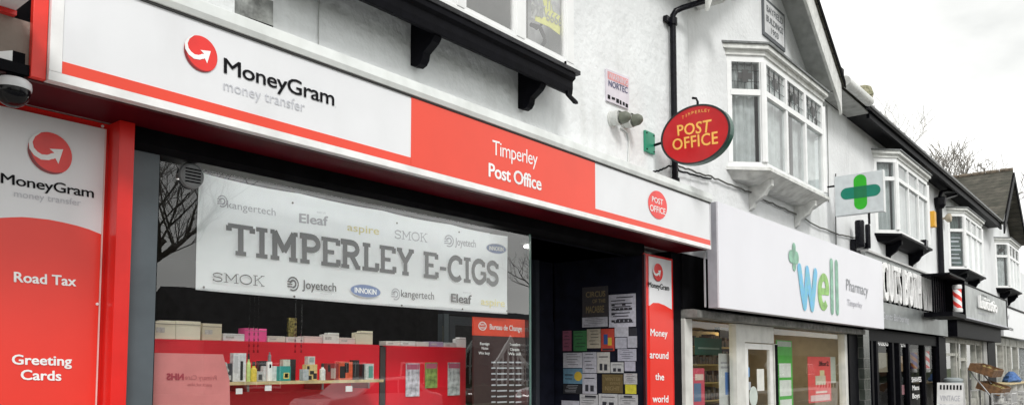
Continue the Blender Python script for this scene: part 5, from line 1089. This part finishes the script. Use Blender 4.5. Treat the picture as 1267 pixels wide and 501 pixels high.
for s in (-1, 1): m.prism([(G4, 4.40, Z4-.02), (G4+s*3.4, 4.40, Z4-.02-3.4*.78), (G4+s*3.4, 4.40, Z4-.36-3.4*.78), (G4, 4.40, Z4-.34)], (0, .05, 0))
m.build('barge_board', BLACK, e4)
f5 = thing('fascia_sign', (40, 4.6, 2.7), 'white fascia sign with small grey lettering on the far shop', 'sign')
M().box(34.7, 46, 4.6, 4.7, 2.72, 3.85).build('board', WHITE, f5); M().box(34.7, 46, 4.57, 4.72, 3.85, 3.92).build('top_trim', BLACK, f5)
txt('lettering', 'of', qbox(35.5, 36.3, 3.4, 3.6, 4.594), TXTG, f5); txt('lettering', 'Altrincham', qbox(35.3, 37.2, 2.98, 3.14, 4.594), TXT, f5)
f6 = thing('glazed_shopfront', (38, 5, 0), 'far shop front with brown and white door frames', 'shop front')
m = M()
for x in (34.7, 36.5, 37.3, 38.6, 40.6, 44): m.box(x, x+.2, 4.9, 5.1, 0, 2.7)
m.box(34.7, 46, 4.92, 5.08, 2.4, 2.7); m.build('frame', mat('old_frame', (0, 0, 0)), f6)
for a, b in ((34.9, 36.5), (37.5, 38.6), (38.8, 40.6), (40.8, 44)): M().box(a, b, 5.0, 5.006, .1, 2.4).build('pane', GLASS2, f6)
M().box(35.1, 36.3, 5.15, 5.2, .1, 2.3).build('display_panel', mat('brown_wood', (.25, .14, .08), .6), f6)
room(34.8, 46, 5.22, 8, .01, 2.8).build('interior', mat('grey_green_room', (0, 0, 0)), f6)
M().box(41.81, 60, 5.0, 13, 0, 6.0).build('far_wall', RENDER2, e4)

# --- things on the far pavement
def board(x, Y, z1, lb):
    t = thing('pavement_sign', (x, Y, 0), lb, 'pavement sign'); W_ = .52; BWm = mat('board_white', (.66, .66, .66), .5)
    for s, nm in ((-1, 'front_panel'), (1, 'rear_panel')):
        pts = [(x+s*.30, Y-W_/2, .02), (x+s*.30, Y+W_/2, .02), (x+s*.03, Y+W_/2, z1), (x+s*.03, Y-W_/2, z1)]; M().prism(pts, (.02, 0, 0)).build(nm, BWm, t)
    fx = lambda z: x-.03-.27*(z1-z)/(z1-.02)-.004
    m = M()
    for k in range(7): a = Y-.23+k*.066; m.prism([(fx(z1-.05), a, z1-.05), (fx(z1-.05), a+.035, z1-.05), (fx(z1-.15), a+.035, z1-.15), (fx(z1-.15), a, z1-.15)], (-.003, 0, 0))
    m.build('striped_edge', BLACKM, t)
    for i, s_ in enumerate(('VINTAGE', 'FURNITURE', 'OPEN')):
        z = z1-.40-i*.20; txt('lettering', s_, [(fx(z+.12), Y+.2, z+.12), (fx(z+.12), Y-.2, z+.12), (fx(z), Y-.2, z), (fx(z), Y+.2, z)], TXTG, t, .01)
q = W(1176, 476, 3.7); board(q[0], 3.7, 1.22, 'white pavement sign with a striped top edge outside the barber')
fc = W(1174, 464, 4.5); fr_ = thing('storage_tub', (fc[0], 4.4, 0), 'white lidded tub on a grey stand against the pale shop front', 'tub')
M().lathe((fc[0], 4.4, .9), [(.19, 0), (.22, .28), (.24, .29), (.24, .34), (.15, .38)], 20).build('tub', mat('tub_white', (.30, .34, .35), .5), fr_, smooth=True)
for sx in (-1, 1):
    for sy in (-1, 1): M().box(fc[0]+sx*.15-.015, fc[0]+sx*.15+.015, 4.4+sy*.15-.015, 4.4+sy*.15+.015, 0, .9).build('leg', mat('steel', (0, 0, 0)), fr_)
WD = mat('crate_wood', (.17, .085, .035), .7, var=.3, scale=10, bump=.3); WD2 = mat('crate_inside', (.22, .17, .05), .7, var=.3, scale=14)
def crate(x, Y, z, lb, w_=1.7, tilt=.35):
    t = thing('wooden_crate', (x, Y, z), lb, 'crate', 'tilted wooden crates of the greengrocer style rack')
    c, s = cos(tilt), sin(tilt)
    def R(x0, x1, y0, y1, z0, z1, m):
        P = [(x+a, Y+b*c-d*s, z+b*s+d*c) for a, b, d in ((x0, y0, z0), (x1, y0, z0), (x1, y1, z0), (x0, y1, z0))]; m.prism(P, (0, -(z1-z0)*s, (z1-z0)*c))
    for y0 in (0, .57): m = M(); R(-w_/2, w_/2, y0, y0+.03, 0, .2, m); m.build('side', WD, t)
    for x0 in (-w_/2, w_/2-.03): m = M(); R(x0, x0+.03, .032, .568, 0, .22, m); m.build('end', WD, t)
    m = M(); R(-w_/2+.032, w_/2-.032, .032, .568, .01, .03, m); m.build('base', WD, t)
    m = M(); rn = random.Random(int(x*10))
    for k in range(14):
        a, b = rn.uniform(-w_/2+.1, w_/2-.1), rn.uniform(.1, .5); m.lathe((x+a, Y+b*c-.1*s, z+b*s+.12), [(.02, -.05), (.07, -.02), (.07, .03), (.02, .06)], 8)
    m.build('contents', WD2, t)
cx = W(1213, 470, 4.0)[0]
crate(cx, 3.6, 1.28, 'upper tilted wooden crate outside the pale shop front'); crate(cx+.1, 3.45, .78, 'lower tilted wooden crate outside the pale shop front')
rk = thing('crate_stand', (cx, 3.8, 0), 'grey metal stand carrying the wooden crates', 'stand')
m = M()
for sx in (-.8, .8):
    m.tube([(cx+sx, 3.5, 0), (cx+sx, 3.62, .74)], .022, 6); m.tube([(cx+sx, 4.15, 0), (cx+sx, 4.15, 1.55)], .022, 6); m.tube([(cx+sx, 3.62, .74), (cx+sx, 4.15, 1.5)], .02, 6)
m.tube([(cx-.8, 4.15, .9), (cx+.8, 4.15, .9)], .018, 6); m.tube([(cx-.8, 3.55, .3), (cx+.8, 3.55, .3)], .018, 6)
m.build('tubing', mat('steel', (0, 0, 0)), rk)
tx = W(1250, 462, 3.9)[0]; tb = thing('trestle_table', (tx, 3.9, 0), 'pale trestle table of household goods at the far right', 'table')
M().box(tx-2.4, tx+2.2, 3.6, 4.2, 1.02, 1.06).build('tabletop', mat('pale_wood', (0, 0, 0)), tb)
for a in (-2.1, -.7, .7, 1.9): M().box(tx+a, tx+a+.05, 3.65, 4.15, 0, 1.02).build('leg', mat('leg_white', (.6, .6, .58), .5), tb)
fb = thing('folded_blanket', (tx+.3, 3.9, 1.06), 'crumpled blue blanket on the pale trestle table', 'blanket')
m = M(); rn = random.Random(9)
for k in range(6):
    r = (.55, .62, .5, .42, .3, .12)[k]
    for j in range(12): t = 2*pi*j/12; rr = r*rn.uniform(.8, 1.15); m.v.append((tx+.2+rr*cos(t)*1.2, 3.9+rr*sin(t)*.45, 1.061+k*.07))
for k in range(5):
    for j in range(12): m.f.append([k*12+j, k*12+(j+1) % 12, (k+1)*12+(j+1) % 12, (k+1)*12+j])
m.f += [list(range(11, -1, -1)), list(range(60, 72))]; m.build('cloth', mat('blue_cloth', (.06, .14, .34), .8, var=.2), fb)
for i, (px_, zz_, lb) in enumerate(((1241, .0, 'silver wire basket below the table, left one'), (1256, .0, 'silver wire basket below the table, right one'))):
    bx_ = W(px_, 480, 3.4)[0]; t = thing('wire_basket', (bx_, 3.4, 0), lb, 'basket', 'wire baskets before the far table'); m = M()
    for k in range(9):
        a = -.5+k*.125; m.tube([(bx_+a, 3.15, .35), (bx_+a, 3.15, .85)], .012, 5); m.tube([(bx_+a, 3.6, .35), (bx_+a, 3.6, .85)], .012, 5)
    for z in (.35, .6, .85): m.tube([(bx_-.5, 3.15, z), (bx_+.5, 3.15, z), (bx_+.5, 3.6, z), (bx_-.5, 3.6, z), (bx_-.5, 3.15, z)], .014, 5)
    m.build('wires', mat('bright_wire', (.6, .6, .6), .35, metal=.6), t)
    for sx in (-.45, .45):
        for y in (3.17, 3.58): M().tube([(bx_+sx, y, 0), (bx_+sx, y, .35)], .015, 5).build('leg', mat('steel', (0, 0, 0)), t)
    m = M(); rn = random.Random(i)
    for k in range(12): a, b, z = rn.uniform(-.4, .4), rn.uniform(3.22, 3.5), rn.uniform(.38, .75); m.box(bx_+a-.08, bx_+a+.08, b-.06, b+.06, z, z+.12)
    m.build('goods', mat('mixed_goods', (.45, .45, .43), .6, var=.5, scale=6, var2=(.05, .05, .07)), t)

# --- bare trees
def tree(base, h, lb, seed, r0=.22, depth=6, spread=.55, m_=None, grp='bare winter trees', rmin=0):
    rn = random.Random(seed); V = mathutils.Vector; tr, cr_ = M(), M()
    def grow(p, d, l, r, k):
        n = 4; P = [p]; dd = d.copy()
        for i in range(n): dd = (dd+V((rn.uniform(-.16, .16), rn.uniform(-.16, .16), rn.uniform(-.05, .13)))).normalized(); P.append(P[-1]+dd*l/n)
        (tr if k == 0 else cr_).tube([tuple(a) for a in P], max(r, rmin), 6 if k < 3 else (4 if k < 5 else 3), max(r*.62, rmin))
        if k >= depth: return
        for i in range(rn.choice((2, 3, 3)) if k else 4):
            t = rn.choice((2, 3, 4)) if k else rn.choice((3, 4)); q_ = P[t]
            ax = V((rn.uniform(-1, 1), rn.uniform(-1, 1), rn.uniform(-.2, .5))).normalized(); nd = (dd*(1-spread*.6)+ax*spread+V((0, 0, .1))).normalized()
            grow(q_, nd, l*rn.uniform(.62, .82), r*.58, k+1)
    grow(V(base), V((0, 0, 1)), h*.3, r0, 0)
    t = thing('bare_tree', base, lb, 'tree', grp); mm_ = m_ or mat('bark', (.10, .09, .075), .9, var=.3)
    tr.build('trunk', mm_, t); cr_.build('crown', mm_, t); return t
FAR = mat('hazed_far_bark', (.20, .185, .17), .9)  # distance haze put into the colour, paler than near bark
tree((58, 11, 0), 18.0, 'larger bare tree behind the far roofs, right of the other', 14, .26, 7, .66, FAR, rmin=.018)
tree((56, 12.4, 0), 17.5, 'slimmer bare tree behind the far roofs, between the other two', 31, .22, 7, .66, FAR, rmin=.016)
tree((82, 19, 0), 31, 'fainter bare tree behind the dark eaves, left of the other', 23, .25, 7, .62, mat('hazed_farther_bark', (.42, .40, .38), .9), rmin=.018)  # stronger haze painted into this bark, paler again

# --- other side of the road (seen in the window reflections)
tree((8.8, -11.8, 0), 12, 'big bare tree across the road mirrored at the left of the window', 5, .17, 7, .66, mat('bark_grey', (.13, .12, .10), .9))
tree((30.5, -11.5, 0), 9, 'bare tree across the road mirrored at the right edge of the window', 8, .24, 6, .6)
BRK = brickmat('dark_brick', (.05, .022, .016), (.07, .03, .02), (.08, .07, .06), .24, .08, .008)
DT = mat('dark_tiles', (.03, .028, .028), .8, var=.2, scale=3, spec=.2); DP = mat('dark_pane', (.03, .03, .035), .1)
def bungalow(x0, x1, y, lb, porch=None):
    t = thing('bungalow', ((x0+x1)/2, y, 0), lb, 'house', 'houses across the road'); d = 7; w_ = x1-x0
    M().box(x0, x1, y-d, y, 0, 2.6).build('wall', BRK, t)
    M().prism([(x0, y+.4, 2.5), (x0, y-d-.4, 2.5), (x0, y-d/2, 4.8)], (w_, 0, 0)).build('roof', DT, t)
    for u in (.2, .55, .85):
        a = x0+u*w_
        if porch and abs(a-porch) < 1.6: continue
        wn_ = M().box(a-.8, a+.8, y+.01, y+.06, .7, 1.75).build('window', WHITEP, t)
        for s in (-.74, -.235, .27): M().box(a+s, a+s+.46, y+.061, y+.07, .78, 1.67).build('pane', DP, wn_)
    if porch:
        x = porch; m = M()
        for s in (-1, 1): m.prism([(x, y+1.2, 3.14), (x+s*1.35, y+1.2, 1.75), (x+s*1.35, y+1.2, 1.5), (x, y+1.2, 2.84)], (0, .08, 0))
        for a in (-1.1, -.66, -.22, .22, .66, 1.04): m.box(x+a-.05, x+a+.05, y+1.19, y+1.27, 0, 2.85-abs(a)*1.0)
        m.box(x-1.1, x+1.1, y+1.185, y+1.275, 1.55, 1.62)
        m.build('porch_frame', WHITEP, t); M().prism([(x-1.2, y, 1.62), (x+1.2, y, 1.62), (x, y, 2.9)], (0, 1.18, 0)).build('porch_roof', DT, t)
    return t
for x0, x1, y, lb, p_ in ((-30, -12, -17, 'brick bungalow across the road, far left', None), (15.2, 27.5, -17, 'brick bungalow across the road opposite the window', None), (27.52, 40, -17, 'brick bungalow across the road with white gabled porch, opposite the doorway', 31.4),
                   (40.02, 56, -17, 'brick bungalow across the road opposite the pharmacy', None), (56.02, 74, -17, 'brick bungalow across the road opposite the barber', 66), (74.02, 100, -17, 'brick bungalow across the road, farthest right', None)): bungalow(x0, x1, y, lb, p_)
hd = M(); rn = random.Random(1)
for k in range(900):
    x, y, z = rn.uniform(-20, 100), rn.uniform(-13.4, -12.6), rn.uniform(0, .8); r = rn.uniform(.1, .3)
    hd.poly([(x+rn.uniform(-r, r), y+rn.uniform(-r, r), z+rn.uniform(-r, r)) for _ in range(3)])
hd.box(-20, 100, -13.2, -12.8, 0, .7)
solo(hd.build('hedge', mat('hedge_green', (.03, .05, .02), .9, var=.3), fix=False), 'low dark hedge across the road in front of the bungalows', 'hedge')
def car(x, y, lb, c):
    t = thing('parked_car', (x, y, -.12), lb, 'car'); z = -.12; hw = .85
    prof = [(-2.1, .35), (-2.12, .65), (-1.95, .85), (-1.1, .95), (-.45, 1.38), (.9, 1.42), (1.6, 1.0), (2.05, .9), (2.1, .45), (1.9, .28), (-1.9, .28)]
    m = M(); m.prism([(x+a, y-hw, z+b) for a, b in prof], (0, 2*hw, 0)); m.build('body', mat('car_%s' % lb[:4], c, .25, coat=1), t, bevel=.06)
    g = M(); g.prism([(x+a, y-hw-.006, z+b) for a, b in ((-.95, .96), (-.42, 1.30), (.3, 1.33), (.3, .96))], (0, 2*hw+.012, 0)); g.prism([(x+a, y-hw-.006, z+b) for a, b in ((.36, .96), (.36, 1.33), (.85, 1.33), (1.3, 1.0))], (0, 2*hw+.012, 0)); g.build('side_window', mat('car_glass', (.02, .02, .025), .05), t)
    for a in (-1.35, 1.3):
        for s in (-1, 1):
            wv = M().lathe((x+a, y+s*.78, z+.3), [(.31, -.1), (.31, .1)], 24, 'y').build('wheel', BLACKM, t); M().lathe((x+a, y+s*.78, z+.3), [(.19, -.11), (.19, .11)], 16, 'y').build('rim', mat('steel', (0, 0, 0)), wv)
    for s in (-.6, .6): M().lathe((x-2.08, y+s, z+.68), [(.12, -.05), (.1, .04)], 14, 'x').build('headlight', TXTW, t); M().box(x+2.05, x+2.11, y+s-.12, y+s+.12, z+.7, z+.85).build('tail_light', REDP, t)
car(14.5, -6.9, 'silver hatchback parked across the road, mirrored under the banner', (.45, .46, .48)); car(24, -6.9, 'dark red hatchback parked across the road near the second bare tree', (.20, .02, .03))
